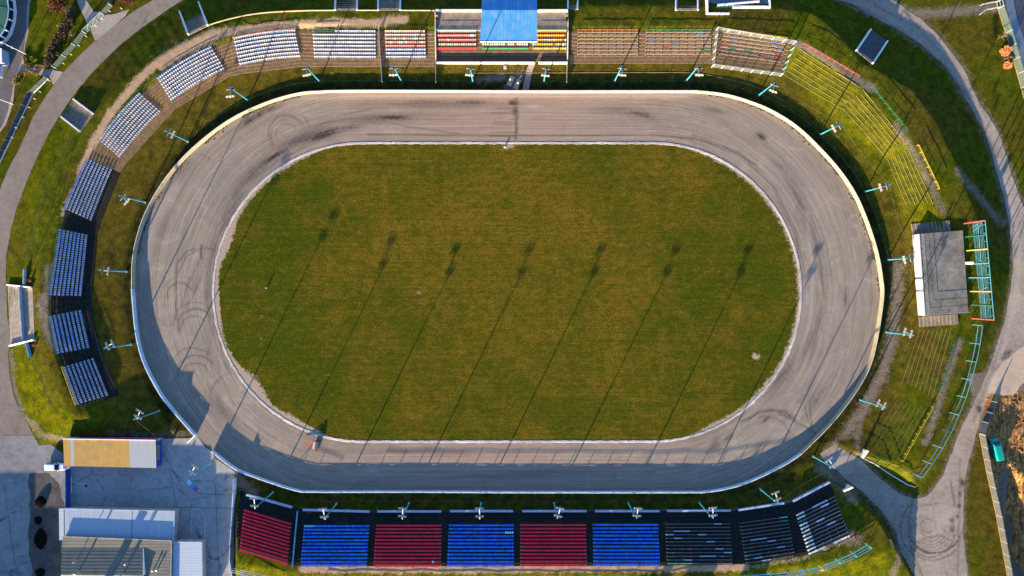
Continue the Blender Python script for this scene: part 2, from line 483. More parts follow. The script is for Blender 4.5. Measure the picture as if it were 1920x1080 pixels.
def mat_asphalt(name, lo, hi, crack=0.0, streak=None, mark=False, scale=.35):
    t = NT(name); p = t.pos()
    big = t.noise(p, scale * .35, 5, .6); mid = t.noise(p, scale * 2.6, 6, .68); fine = t.noise(p, 6, 3, .7)
    c = t.ramp(t.math('ADD', t.math('MULTIPLY', big, .5), t.math('MULTIPLY', mid, .5)), [(0.34, lo), (0.66, hi)])
    c = t.mix(t.rng(fine, .3, .7, .3, 0), c, tuple(x * .55 for x in lo))
    if streak:
        s = t.noise(t.scale(p, *streak), 1.0, 5, .65)
        c = t.mix(t.rng(s, .45, .68, 0, .5), c, tuple(x * .5 for x in lo))
    if crack:
        v = t.node('ShaderNodeTexVoronoi'); v.feature = 'DISTANCE_TO_EDGE'
        t.set(v.inputs['Vector'], t.scale(p, 1, 1, 1)); v.inputs['Scale'].default_value = crack
        w = t.math('ADD', v.outputs['Distance'], t.math('MULTIPLY', t.math('SUBTRACT', mid, .5), .06))
        c = t.mix(t.math('MULTIPLY', t.rng(w, 0.0, .012, .8, 0), t.rng(big, .4, .6)), c, tuple(x * .35 for x in lo))
    d = t.noise(p, .22, 5, .7)
    c = t.mix(t.rng(d, .56, .72, 0, .55), c, tuple(x * .6 for x in lo))
    if mark:
        a = t.attr('mask')
        c = t.mix(t.math('MULTIPLY', a[0], t.rng(mid, .3, .65, 1.2, .5), True), c, (.045, .036, .03))
        c = t.mix(t.math('MULTIPLY', a[1], t.rng(mid, .3, .7, .5, 1)), c, (.34, .29, .24))
    return t.fin(c, .92, t.math('ADD', fine, mid), 0.22, 0.04)

def smudge(px, py, prims):
    """soft wear and tyre marks: ('ring',cx,cy,r,w,k[,a0,a1]) ('blob',cx,cy,rx,ry,deg,k) ('line',pts,w,k)  (pixels)"""
    out = np.zeros_like(px)
    wob = 1.5 * np.sin(px * .11 + 1.7 * np.sin(py * .07)) * np.sin(py * .13 + 1)
    for q in prims:
        if q[0] == 'ring':
            _, cx, cy, r, w, k = q[:6]
            rr = np.hypot(px - cx, (py - cy))
            m = np.exp(-((rr - r + wob * .8) / w) ** 2)
            if len(q) > 6:
                an = np.degrees(np.arctan2(-(py - cy), px - cx)) % 360
                a0, a1 = q[6], q[7]
                dd = np.minimum((an - a0) % 360, (a1 - an) % 360)
                m = m * np.clip(np.where(((an - a0) % 360) <= ((a1 - a0) % 360), dd / 15, 0), 0, 1)
        elif q[0] == 'blob':
            _, cx, cy, rx, ry, deg, k = q
            a = math.radians(deg); dx = px - cx; dy = -(py - cy)
            ex = (dx * math.cos(a) + dy * math.sin(a)) / rx; ey = (-dx * math.sin(a) + dy * math.cos(a)) / ry
            m = np.exp(-(ex ** 2 + ey ** 2) * 1.1 + .15 * np.sin(px * .5) * np.sin(py * .4))
        else:
            _, pts, w, k = q
            m = np.exp(-((dist_poly(px + wob * .4, py, pts)) / w) ** 2)
        out = np.maximum(out, m * k)
    return np.clip(out, 0, 1)

def rgba(r, g, b): return np.stack([r, g, b, np.ones_like(r)], -1)

ROAD_R = [(1562, -40), (1565, -4), (1600, 10), (1640, 32), (1672, 47), (1720, 80), (1765, 115), (1786, 143), (1804, 175), (1828, 213), (1847, 250), (1866, 310), (1879, 360), (1890, 405), (1897, 450), (1899, 500), (1896, 540), (1890, 570), (1881, 610), (1869, 640), (1852, 698), (1829, 748), (1811, 782), (1795, 820), (1780, 860), (1768, 892), (1752, 915), (1736, 930), (1718, 937), (1697, 931), (1680, 920), (1655, 900), (1618, 868), (1606, 848), (1608, 820), (1612, 800), (1590, 808), (1560, 835), (1538, 852), (1548, 868), (1570, 880), (1580, 894), (1596, 905), (1620, 925), (1645, 950), (1665, 975), (1680, 1000), (1688, 1030), (1684, 1055), (1668, 1090), (1660, 1130),
            (1815, 1130), (1813, 1070), (1806, 1000), (1806, 930), (1811, 890), (1818, 858), (1829, 815), (1840, 782), (1851, 756), (1858, 738), (1868, 704), (1895, 668), (1930, 640), (1930, 590), (1930, 480), (1930, 420), (1912, 372), (1899, 330), (1884, 285), (1866, 235), (1838, 195), (1822, 168), (1812, 140), (1798, 115), (1775, 85), (1752, 60), (1728, 38), (1700, 16), (1665, -6), (1650, -40)]
# ------------------------------------------------------------------ terrain sheet
def build_terrain():
    far = [145, 170, 210, 270, 360, 500, 700, 1000, 1500]
    fx = np.arange(-127, 127.1, .5); fy = np.arange(-86, 84.1, .5)
    gx = np.concatenate([[-v for v in far[::-1]], fx, far])
    gy = np.concatenate([[-v for v in far[::-1] if v > 100], [-120, -100], fy, [100, 120], [v for v in far if v > 130]])
    X, Y = np.meshgrid(gx, gy)
    Z = ter(X.ravel(), Y.ravel()).reshape(X.shape)
    k = (1 - Z / H) / S
    PX = X / k + 960; PY = 540 - Y / k
    sand = np.zeros_like(X); grey = np.zeros_like(X)
    for pts, w, v in [
        ([(122, 405), (131, 380), (148, 345), (158, 310), (178, 265), (205, 218), (240, 172), (285, 125), (330, 97), (385, 70), (430, 59), (500, 51), (560, 46), (620, 43), (700, 44), (760, 36)], 11, 1.0),
        ([(300, 118), (345, 92), (400, 66)], 17, 1.0),
        ([(566, 1067), (760, 1068), (1000, 1067), (1240, 1066), (1400, 1064)], 9, .95),
        ([(1400, 1064), (1500, 1048), (1590, 1010)], 8, .5),
        ([(600, 88), (720, 118), (800, 112)], 6, .4)]:
        sand = np.maximum(sand, v * np.exp(-(dist_poly(PX, PY, pts) / (w * .85)) ** 2))
    for pts, w, v in [
        ([(94, 505), (92, 545), (78, 570), (88, 612), (104, 648)], 12, .85),
        ([(1492, 80), (1540, 105), (1600, 143), (1640, 168)], 8, .9),
        ([(1680, 235), (1716, 285), (1744, 345), (1768, 395)], 9, .7),
        ([(1800, 640), (1780, 690), (1758, 770), (1735, 830)], 8, .8),
        ([(1686, 500), (1682, 560), (1672, 640), (1650, 712), (1618, 768), (1588, 812)], 13, .85),
        ([(1795, 320), (1850, 385), (1880, 420)], 9, .7),
        ([(1697, 24), (1760, 24), (1850, 16), (1885, 10)], 11, .85),
        ([(560, 960), (700, 966), (900, 966), (1240, 964), (1390, 962), (1480, 940), (1555, 905)], 9, .55),
        ([(450, 905), (475, 925)], 13, .8), ([(1540, 875), (1575, 900), (1600, 935)], 14, .8),
        ([(1588, 1005), (1602, 1012)], 14, .9),
        ([(205, 812), (300, 816), (345, 812)], 8, .5),
        ([(360, 800), (395, 850), (440, 885)], 13, .75),
        ([(20, 660), (25, 720), (40, 775), (80, 815), (130, 828)], 7, .7),
        ([(955, 165), (975, 140)], 12, .8), ([(900, 150), (945, 145)], 10, .7)]:
        grey = np.maximum(grey, v * np.exp(-(dist_poly(PX, PY, pts) / (w * 1.15)) ** 2))
    for pts in (ROAD_R[:42], ROAD_R[42:]):
        nearr = (PX > 1540) & (PX < 1960)
        dd_ = np.full_like(X, 1e3); dd_[nearr] = dist_poly(PX[nearr], PY[nearr], pts)
        grey = np.maximum(grey, .62 * np.exp(-(dd_ / 9) ** 2))
    grey = np.maximum(grey, .95 * np.clip((dist_poly(PX, PY, [(1836, 812), (1888, 1077)]) * np.where(PX > 1836 + (PY - 812) * .196, 1, -1)) / 6, 0, 1) * (PY > 700) * (PX < 2100))
    lush = np.zeros_like(X)
    for pts, w, v in [([(1480, 100), (1600, 200), (1700, 350), (1730, 410)], 60, 1.0), ([(40, 420), (80, 300), (110, 250)], 40, .5), ([(45, 690), (75, 760), (100, 790)], 35, 1.0),
                      ([(1700, 640), (1680, 800), (1700, 880)], 50, .5), ([(440, 1070), (520, 1085)], 30, 1.0), ([(1400, 1078), (1560, 1075), (1640, 1050)], 25, 1.0), ([(60, 20), (70, 90), (110, 130), (150, 100)], 40, .5)]:
        lush = np.maximum(lush, v * np.clip(1.3 - dist_poly(PX, PY, pts) / w, 0, 1))
    dd, uu = stad(X, Y)
    shade_soil = np.clip((dd + .3) / .4, 0, 1) * np.clip((3.6 - dd) / 1.6, 0, 1) * .95  # fence shade painted into the ground colour, over dark mossy soil
    shade_soil = np.maximum(shade_soil, np.clip((dd + .3) / .4, 0, 1) * np.clip((6.2 - dd) / 1.5, 0, 1) * (PY > 860) * (PX > 440) * .6)
    brown = np.clip(dd / 1.5, 0, 1) * np.clip((12 - dd) / 3, 0, 1) * (PY < 860) * np.where(PX < 700, .9, .75)
    brown = np.maximum(brown, .8 * np.exp(-(dist_poly(PX, PY, [(1850, 860), (1870, 1000), (1880, 1090)]) / 30) ** 2))
    o = grid_mesh('bank_ground', X, Y, Z, mat_grass(), {'mask': rgba(sand, grey, lush), 'mask2': rgba(shade_soil, brown, shade_soil * 0)})
    tag(o, kind='structure')

# ------------------------------------------------------------------ infield, kerb and track
IX0, IX1, IY, IR = (680 - 960) / S, (1222 - 960) / S, (540 - 548) / S, 280 / S

def oval(off, n_arc=160, n_st=90):
    """kerb oval grown by off (m), CCW from the lower right; returns points and outward normals"""
    pts = []; nr = []
    r = IR + off
    for i in range(n_arc):
        a = -math.pi / 2 + math.pi * i / n_arc
        pts.append((IX1 + r * math.cos(a), IY + r * math.sin(a))); nr.append((math.cos(a), math.sin(a)))
    for i in range(n_st):
        pts.append((lerp(IX1, IX0, i / n_st), IY + r)); nr.append((0, 1))
    for i in range(n_arc):
        a = math.pi / 2 + math.pi * i / n_arc
        pts.append((IX0 + r * math.cos(a), IY + r * math.sin(a))); nr.append((math.cos(a), math.sin(a)))
    for i in range(n_st):
        pts.append((lerp(IX0, IX1, i / n_st), IY - r)); nr.append((0, -1))
    return pts, nr

BARRIER = [(610, 173), (700, 172), (960, 173), (1200, 173), (1306, 173), (1345, 177), (1385, 186), (1440, 207), (1490, 238), (1535, 280), (1575, 326), (1604, 372), (1627, 428), (1642, 478),
           (1650, 524), (1651, 565), (1634, 663), (1609, 720), (1560, 787), (1500, 848), (1465, 871), (1395, 904), (1332, 919), (1260, 921), (960, 921), (780, 920), (596, 920), (556, 917), (482, 893), (442, 876), (400, 844),
           (368, 814), (327, 767), (303, 735), (275, 681), (260, 625), (252, 542), (255, 475), (275, 405), (310, 342), (352, 292), (400, 250), (445, 220), (497, 196), (540, 182), (575, 175)]
BAR = smooth_line([W(*p) for p in BARRIER], 1.2, True)

def ray_bar(p, n):
    best = 60
    for i in range(len(BAR)):
        a = BAR[i]; b = BAR[(i + 1) % len(BAR)]
        ex, ey = b[0] - a[0], b[1] - a[1]
        den = n[0] * ey - n[1] * ex
        if abs(den) < 1e-9: continue
        t = ((a[0] - p[0]) * ey - (a[1] - p[1]) * ex) / den
        s = ((a[0] - p[0]) * n[1] - (a[1] - p[1]) * n[0]) / den
        if t > 0 and -1e-6 <= s <= 1 + 1e-6 and t < best: best = t
    return best

def build_track():
    pts, nr = oval(0.3, 420, 230)
    n = len(pts); m = 64
    depth = [ray_bar(p, q) + .05 for p, q in zip(pts, nr)]
    X = np.zeros((m, n + 1)); Y = np.zeros((m, n + 1)); U = np.zeros((m, n + 1, 2))
    s = 0.0
    for i in range(n + 1):
        k = i % n
        if i: s += math.hypot(pts[k][0] - pts[i - 1][0], pts[k][1] - pts[i - 1][1]) * 1.15
        for j in range(m):
            d = depth[k] * j / (m - 1)
            X[j, i] = pts[k][0] + nr[k][0] * d; Y[j, i] = pts[k][1] + nr[k][1] * d
            U[j, i] = (s, d)
    X = X[::-1]; Y = Y[::-1]; U = U[::-1]
    px = X * S + 960; py = 540 - Y * S
    prims = [('ring', 538, 250, 34, 2.4, .36, 20, 290), ('ring', 536, 252, 27, 1.8, .3, 60, 330), ('ring', 540, 248, 41, 1.6, .3, 200, 60), ('ring', 538, 252, 20, 1.5, .3, 20, 250),
             ('ring', 366, 612, 33, 2.2, .45, 20, 215), ('ring', 364, 618, 26, 2.0, .36, 30, 200), ('ring', 366, 606, 40, 1.6, .35, 60, 200), ('ring', 338, 556, 25, 2.2, .42, 20, 200), ('ring', 340, 552, 34, 1.6, .3, 40, 160),
             ('ring', 368, 700, 34, 1.9, .45, 20, 200), ('ring', 366, 706, 26, 1.6, .4, 10, 190), ('ring', 362, 694, 42, 1.6, .35, 40, 160), ('ring', 440, 745, 45, 2, .3, 90, 200),
             ('ring', 378, 512, 48, 1.5, .5, 95, 190), ('ring', 340, 320, 46, 1.6, .35, 60, 150), ('ring', 372, 330, 40, 1.5, .3, 40, 130),
             ('ring', 1445, 822, 54, 2.2, .46, 25, 150), ('ring', 1450, 830, 60, 1.6, .5, 35, 120), ('ring', 1438, 826, 45, 1.6, .45, 10, 120), ('line', [(1462, 775), (1500, 795), (1530, 812)], 1.5, .6), ('line', [(1390, 790), (1430, 772), (1475, 770)], 1.6, .5),
             ('blob', 560, 262, 70, 14, 24, .55), ('blob', 480, 322, 75, 15, 44, .5), ('blob', 432, 400, 80, 13, 64, .42), ('blob', 395, 560, 12, 90, 0, .28), ('blob', 820, 196, 150, 8, 0, .38), ('blob', 720, 222, 90, 10, 3, .42), ('blob', 1190, 212, 60, 9, -6, .3), ('blob', 1515, 420, 80, 13, -68, .35), ('blob', 1480, 690, 75, 14, 55, .4), ('blob', 1340, 800, 60, 10, 28, .35), ('blob', 420, 775, 50, 14, -45, .35), ('blob', 330, 330, 60, 12, 52, .3), ('blob', 300, 430, 60, 10, 72, .22), ('blob', 750, 845, 160, 6, 0, .28), ('blob', 980, 890, 150, 9, 2, .3),
             ('line', [(1508, 760), (1518, 795)], 1.2, .5), ('line', [(1518, 755), (1522, 800)], 1.2, .6),
             ('blob', 735, 220, 42, 5, 0, .85), ('blob', 605, 253, 40, 9, 18, .9), ('blob', 650, 240, 40, 6, 10, .5), ('blob', 575, 262, 22, 6, 25, .6), ('blob', 515, 292, 45, 7, 33, .75), ('blob', 470, 330, 40, 6, 45, .55), ('blob', 440, 365, 40, 6, 52, .45),
             ('blob', 423, 400, 40, 6, 65, .4), ('blob', 884, 192, 40, 5, 0, .6), ('blob', 800, 191, 55, 4, 0, .4), ('blob', 470, 225, 22, 6, 35, .7), ('blob', 505, 205, 22, 5, 20, .6), ('blob', 487, 214, 16, 7, 30, .7),
             ('blob', 1200, 214, 28, 5, -12, .6), ('blob', 1212, 216, 6, 6, 0, .7), ('blob', 1428, 256, 12, 6, -40, .75), ('blob', 1340, 207, 22, 6, -15, .45), ('blob', 1500, 380, 55, 5, -60, .5), ('blob', 1540, 500, 60, 5, -85, .35), ('blob', 1530, 620, 60, 6, 78, .35),
             ('blob', 1585, 560, 5, 14, 0, .4), ('blob', 1465, 705, 35, 6, 52, .55), ('blob', 1530, 745, 25, 14, 40, .3), ('blob', 1340, 835, 18, 9, 50, .5), ('blob', 1437, 785, 12, 4, 40, .7), ('blob', 1365, 820, 14, 5, 40, .6), ('blob', 400, 470, 40, 6, 78, .4),
             ('line', [(690, 252), (800, 253), (1000, 254), (1230, 253), (1300, 260), (1360, 276), (1420, 310)], 1.3, .55), ('line', [(700, 222), (760, 237), (860, 250)], 1.2, .4), ('line', [(700, 203), (640, 216), (575, 245)], 1.4, .35),
             ('line', [(404, 470), (380, 464), (350, 480), (330, 520), (330, 600)], 1.3, .55), ('line', [(378, 460), (377, 485)], 1.8, .7), ('line', [(372, 490), (350, 540), (340, 575)], 1.3, .4), ('line', [(385, 500), (360, 560), (345, 580)], 1.2, .4),
             ('line', [(395, 640), (385, 690), (400, 760)], 1.3, .35), ('line', [(405, 640), (412, 700), (440, 760)], 1.3, .3), ('line', [(968, 185), (969, 215), (967, 260)], 3.0, .55), ('blob', 962, 193, 11, 6, 0, .8), ('blob', 966, 208, 6, 9, 0, .8),
             ('line', [(410, 560), (404, 600), (415, 660), (440, 715)], 1.2, .4), ('line', [(1300, 255), (1390, 290), (1450, 350), (1490, 430), (1505, 520)], 4, .3), ('line', [(1500, 370), (1525, 450), (1532, 560), (1515, 650)], 2, .3)]
    prims += [('line', [(968 - 60 * R.random(), y), (968, y)], .9, R.uniform(.35, .7)) for y in (190, 203, 212, 224, 229, 233, 248, 255)]
    dark = np.clip(smudge(px, py, prims) * 1.2, 0, 1)
    pale = smudge(px, py, [('line', [(1512, 400), (1524, 500), (1520, 600), (1490, 690)], 5, .35), ('line', [(560, 185), (700, 182), (900, 181), (1290, 181)], 3, .4), ('blob', 1000, 200, 14, 4, 0, .6), ('blob', 640, 730, 5, 5, 0, .2), ('line', [(330, 350), (290, 420), (275, 500)], 10, .3), ('line', [(1360, 840), (1500, 790)], 8, .15)])
    warm = np.clip((np.where(py < 300, 1, 0) * np.clip(1.15 - np.abs(px - 930) / 480, 0, 1) + np.where(py > 780, 1, 0) * np.clip(1.0 - np.abs(px - 930) / 480, 0, 1)), 0, 1)
    o = grid_mesh('speedway_track', X, Y, np.full_like(X, .02), mat_track(), {'mask': rgba(dark, pale, warm)}, uv=U)
    tag(o, kind='structure')

def build_infield():
    gx = np.arange(-72, 71, .5); gy = np.arange(-37, 36, .5)
    pts, nr = oval(.12, 260, 150)
    m = 40; n = len(pts)
    c = [(min(max(p[0], IX0 + 4), IX1 - 4), IY) for p in pts]
    X = np.zeros((m, n + 1)); Y = np.zeros((m, n + 1))
    for i in range(n + 1):
        k = i % n
        for j in range(m):
            t = j / (m - 1)
            X[j, i] = lerp(pts[k][0], c[k][0], t); Y[j, i] = lerp(pts[k][1], c[k][1], t)
    px = X * S + 960; py = 540 - Y * S
    sx = np.clip(X, IX0, IX1); dk = IR - np.hypot(X - sx, Y - IY)   # metres inside the kerb
    side = np.clip((np.abs(px - 950) - 270) / 120, 0.25, 1)
    wl = .4 + 1.0 * smudge(px, py, [('blob', 480, 715, 40, 45, 40, 1), ('blob', 425, 455, 22, 40, -20, .8), ('blob', 540, 790, 60, 16, -25, .9), ('blob', 405, 590, 8, 60, 0, .6), ('blob', 1440, 750, 60, 16, 45, .6), ('blob', 1360, 800, 60, 12, 25, .5), ('blob', 470, 350, 40, 12, 50, .4)])
    sand = np.clip(1.35 - dk / (2.3 * wl * side + .05), 0, 1) * np.where((py < 300) & (np.abs(px - 950) < 250), .35, .95)
    sand = np.maximum(sand, smudge(px, py, [('blob', 1417, 669, 9, 8, 0, .95), ('blob', 783, 547, 8, 8, 0, .55), ('blob', 955, 276, 16, 6, 10, .8), ('blob', 493, 592, 6, 5, 0, .5), ('blob', 500, 537, 4, 4, 0, .6), ('line', [(488, 650), (489, 632)], 1.2, .5), ('blob', 590, 545, 7, 5, 0, .45), ('blob', 1110, 712, 7, 5, 0, .4), ('blob', 1280, 700, 10, 4, 0, .35), ('blob', 1090, 398, 5, 4, 0, .35), ('blob', 690, 712, 10, 5, 20, .3)]))
    brown = .5 + .5 * np.clip(np.exp(-((px - 900) / 330) ** 2 - ((py - 430) / 150) ** 2), 0, 1) - .5 * np.exp(-((px - 520) / 140) ** 2) - .55 * np.exp(-((px - 1420) / 120) ** 2 - ((py - 560) / 260) ** 2)
    brown = brown - .30 * np.clip((548 - px) / 6 + .5, 0, 1) * (np.abs(py - 450) < 220) + .12 * np.clip((px - 548) / 6 + .5, 0, 1) * np.clip((590 - px) / 6, 0, 1)
    o = grid_mesh('infield', X, Y, np.full_like(X, .024), mat_infield(), {'mask': rgba(sand, sand * 0, brown)})
    for p in o.data.polygons:
        pass
    tag(o, kind='structure')
    # white kerb
    k = MB(); pts, nr = oval(0, 300, 170)
    n = len(pts); vs = []; fs = []
    for q, ((x, y), (a, b)) in enumerate(zip(pts, nr)):
        w1 = 1 + .18 * math.sin(q * .9) + R.uniform(-.22, .22); w2 = 1 + .15 * math.sin(q * .63 + 1) + R.uniform(-.15, .15)
        for off, z in ((-.27 * w1, 0.0), (-.27 * w1, .06), (-.23 * w1, .08), (.20 * w2, .08), (.26 * w2, .05), (.26 * w2, 0)):
            vs.append((x + a * off, y + b * off, z))
    for i in range(n):
        j = (i + 1) % n
        for q in range(5): fs.append((6 * i + q, 6 * i + q + 1, 6 * j + q + 1, 6 * j + q))
    k.add(vs, fs)
    t = NT('chalked_kerb'); p = t.pos()
    f = t.noise(p, 1.2, 6, .7); g = t.noise(p, .12, 3, .5)
    c = t.ramp(f, [(.32, (.26, .225, .19)), (.62, (.60, .55, .50))])
    c = t.mix(t.math('MULTIPLY', t.rng(f, .40, .58), t.rng(g, .40, .58, .1, .95)), c, (.235, .20, .17))
    tag(k.build('track_kerb', t.fin(c, .85, f, .2)), 'low white chalked kerb running all round the grass infield', 'kerb')

def build_roads():
    zs = .03
    pav = mat_asphalt('old_asphalt', (.155, .128, .103), (.25, .21, .172), crack=.0, scale=.3)
    road_l = [(415, -20), (355, 0), (310, 28), (262, 57), (222, 94), (187, 127), (170, 143), (155, 160), (130, 190), (107, 225), (82, 270), (66, 305), (47, 350), (33, 388), (22, 425), (14, 462), (11, 500), (12, 530), (16, 537), (22, 600), (21, 647), (15, 662), (17, 700), (24, 735), (37, 767), (52, 795), (69, 813), (70, 816),
              (-60, 816), (-60, 500), (-30, 430), (0, 357), (14, 322), (42, 265), (58, 230), (75, 197), (88, 178), (100, 160), (120, 135), (150, 103), (180, 75), (212, 49), (247, 24), (262, 14), (295, -5), (310, -20)]
    sheet('road', patch(road_l, jit=.07, seed=2), zs, pav)
    yard_m = mat_asphalt('pit_forecourt', (.14, .136, .132), (.29, .283, .272), crack=.055, scale=.25)
    sheet('forecourt', patch([(-60, 816), (70, 816), (100, 836), (118, 850), (124, 878), (124, 1120), (-60, 1120)], jit=.05, seed=3), zs, yard_m)
    conc = mat_asphalt('yard_concrete', (.19, .188, .185), (.37, .365, .355), crack=.06, scale=.3)
    sheet('pit_yard', patch([(124, 840), (300, 822), (352, 822), (369, 817), (384, 838), (398, 846), (404, 860), (440, 884), (439, 950), (438, 1120), (124, 1120)], jit=.04, seed=4), zs + .004, conc)
    # right: packed gravel road and turning area
    X, Y = np.meshgrid(np.arange(71, 119, .3), np.arange(-86, 76, .4))
    gr = mat_asphalt('packed_gravel', (.19, .155, .118), (.37, .315, .25), scale=.5, mark=True)
    outl = ROAD_R
    poly = patch(outl, jit=.10, seed=5)
    bm = bmesh.new()
    vs = [bm.verts.new((x, y, zs)) for x, y in poly]
    es = [bm.edges.new((vs[i], vs[(i + 1) % len(vs)])) for i in range(len(vs))]
    bmesh.ops.triangle_fill(bm, use_beauty=True, edges=es)
    for _ in range(6):
        long_e = [e for e in bm.edges if e.calc_length() > 1.0 and not e.is_boundary]
        if not long_e: break
        bmesh.ops.subdivide_edges(bm, edges=long_e, cuts=1)
        bmesh.ops.triangulate(bm, faces=bm.faces)
    for _ in range(2):
        bmesh.ops.subdivide_edges(bm, edges=[e for e in bm.edges if e.calc_length() > .45], cuts=1)
        bmesh.ops.triangulate(bm, faces=bm.faces)
    for f in bm.faces:
        if f.normal.z < 0: f.normal_flip()
    me = bpy.data.meshes.new('gravel_road'); bm.to_mesh(me); bm.free()
    co = np.zeros(len(me.vertices) * 3); me.vertices.foreach_get('co', co); co = co.reshape(-1, 3)
    px = co[:, 0] * S + 960; py = 540 - co[:, 1] * S
    rings = [('ring', 1745, 988, 20 + 6 * i, 1.5, .38 - .03 * i, R.uniform(150, 230), R.uniform(330, 400)) for i in range(6)]
    rings += [('ring', 1752, 985, 52, 1.8, .7, 190, 350), ('ring', 1748, 990, 60, 1.5, .4, 120, 330), ('ring', 1740, 985, 14, 1.6, .3), ('ring', 1755, 1060, 55, 1.6, .3, 30, 150), ('ring', 1745, 1000, 44, 1.5, .4, 200, 30),
              ('line', [(1712, 930), (1704, 975), (1708, 1030), (1730, 1080)], 2, .35), ('line', [(1720, 950), (1760, 943)], 1.5, .35), ('line', [(1690, 950), (1755, 945)], 1.5, .3), ('line', [(1795, 1080), (1798, 980), (1800, 860)], 2, .3), ('line', [(1782, 900), (1790, 950)], 2, .35),
              ('line', [(1825, 790), (1860, 690), (1880, 640)], 3, .25), ('line', [(1838, 800), (1868, 710)], 2.5, .3), ('blob', 1803, 905, 5, 7, 0, .9), ('blob', 1799, 925, 3, 5, 0, .8), ('blob', 1798, 948, 3, 5, 0, .8), ('blob', 1785, 975, 5, 4, 0, .8), ('blob', 1795, 968, 4, 4, 0, .7), ('blob', 1784, 994, 4, 5, 0, .8), ('blob', 1835, 767, 5, 7, 20, .95),
              ('blob', 1885, 665, 14, 7, 40, .8), ('blob', 1868, 690, 12, 6, 30, .6), ('line', [(1606, 10), (1690, 55), (1780, 130), (1840, 225), (1880, 320)], 2, .25), ('line', [(1640, 10), (1720, 52), (1790, 125), (1850, 220)], 2, .25)]
    dark = np.clip(smudge(px, py, rings) * 1.7, 0, 1)
    pale = smudge(px, py, [('line', [(1870, 300), (1895, 380), (1912, 470), (1905, 560), (1885, 640), (1850, 740)], 5, .6), ('blob', 1765, 960, 20, 40, 0, .35), ('blob', 1755, 920, 30, 14, 20, .3), ('line', [(1660, 5), (1760, 85), (1830, 190)], 5, .3)])
    a = me.color_attributes.new('mask', 'FLOAT_COLOR', 'POINT'); a.data.foreach_set('color', rgba(dark, pale, dark * 0).astype(np.float32).ravel())
    me.materials.append(gr)
    tag(put('gravel_road', me), kind='structure')
    # upper-left footpaths and driveway
    cc = mat_asphalt('path_concrete', (.24, .205, .17), (.36, .315, .265), scale=.4)
    dk = mat_asphalt('path_shade_paint', (.085, .078, .072), (.15, .138, .125), scale=.4)
    sheet('path_shade', patch([(-30, -20), (55, -20), (51, 10), (50, 60), (44, 95), (42, 112), (30, 140), (22, 178), (14, 212), (2, 240), (-30, 270)], jit=.05, seed=17), zs + .012, dk)  # dark sheet paints the round building's shade onto the path
    so = mat_asphalt('dark_grit', (.04, .038, .036), (.13, .12, .11), scale=.9)
    sheet('grit_patch', patch([(56, 890), (90, 884), (112, 905), (120, 945), (118, 1010), (112, 1120), (62, 1120), (58, 1060), (54, 1000), (55, 940)], jit=.22, seed=18), zs + .004, so)
    jn = mat_asphalt('joint_tar', (.04, .04, .04), (.07, .07, .07))
    for q, ((x0, y0), (x1, y1)) in enumerate((((8, 905), (28, 1060)), ((28, 1042), (66, 1046)), ((62, 985), (66, 1048)), ((318, 880), (332, 950)), ((332, 951), (438, 953)), ((404, 905), (410, 1080)), ((318, 879), (372, 925)), ((372, 926), (440, 928)))):
        A, B = W(x0, y0), W(x1, y1); L = math.hypot(B[0] - A[0], B[1] - A[1]); nx, ny = -(B[1] - A[1]) / L * .05, (B[0] - A[0]) / L * .05
        sheet('tar_joint', [(A[0] + nx, A[1] + ny), (B[0] + nx, B[1] + ny), (B[0] - nx, B[1] - ny), (A[0] - nx, A[1] - ny)], zs + .008, jn)
    sheet('driveway', patch([(148, -20), (170, 12), (176, 22), (187, 22), (196, 28), (215, 26), (243, 18), (236, 30), (205, 56), (178, 76), (172, 62), (160, 36), (150, 16), (138, -20)], jit=.05, seed=6), zs + .004, cc)
    sheet('path', patch([(-30, -20), (62, -20), (56, 6), (54, 30), (54, 60), (48, 84), (44, 112), (45, 120), (72, 127), (96, 130), (119, 134), (108, 150), (100, 160), (93, 145), (70, 140), (42, 136), (30, 150), (26, 180), (20, 210), (10, 235), (-30, 290)], jit=.05, seed=7), zs + .004, cc)
    st = mat_asphalt('street_asphalt', (.13, .10, .10), (.20, .155, .15), scale=.5)
    sheet('street', patch([(1896, -30), (1990, -30), (1990, 160), (1958, 160), (1925, 85), (1909, 40)], jit=.03, seed=8), zs, st)
    pv = mat_asphalt('pavement_slabs', (.24, .25, .25), (.33, .34, .335), scale=.6)
    sheet('pavement', patch([(1880, -30), (1895, -30), (1908, 40), (1924, 85), (1957, 160), (1957, 210), (1925, 160), (1900, 70), (1888, 20)], jit=.03, seed=9), zs + .006, pv)
    sd = mat_asphalt('sandy_slabs', (.34, .26, .18), (.48, .38, .27), crack=.28, scale=.5)
    sheet('slab_yard', patch([(1852, 738), (1862, 705), (1880, 680), (1900, 662), (1935, 640), (1990, 640), (1990, 690), (1935, 700), (1910, 725), (1905, 738), (1880, 742)], jit=.12, seed=10), zs + .008, sd)
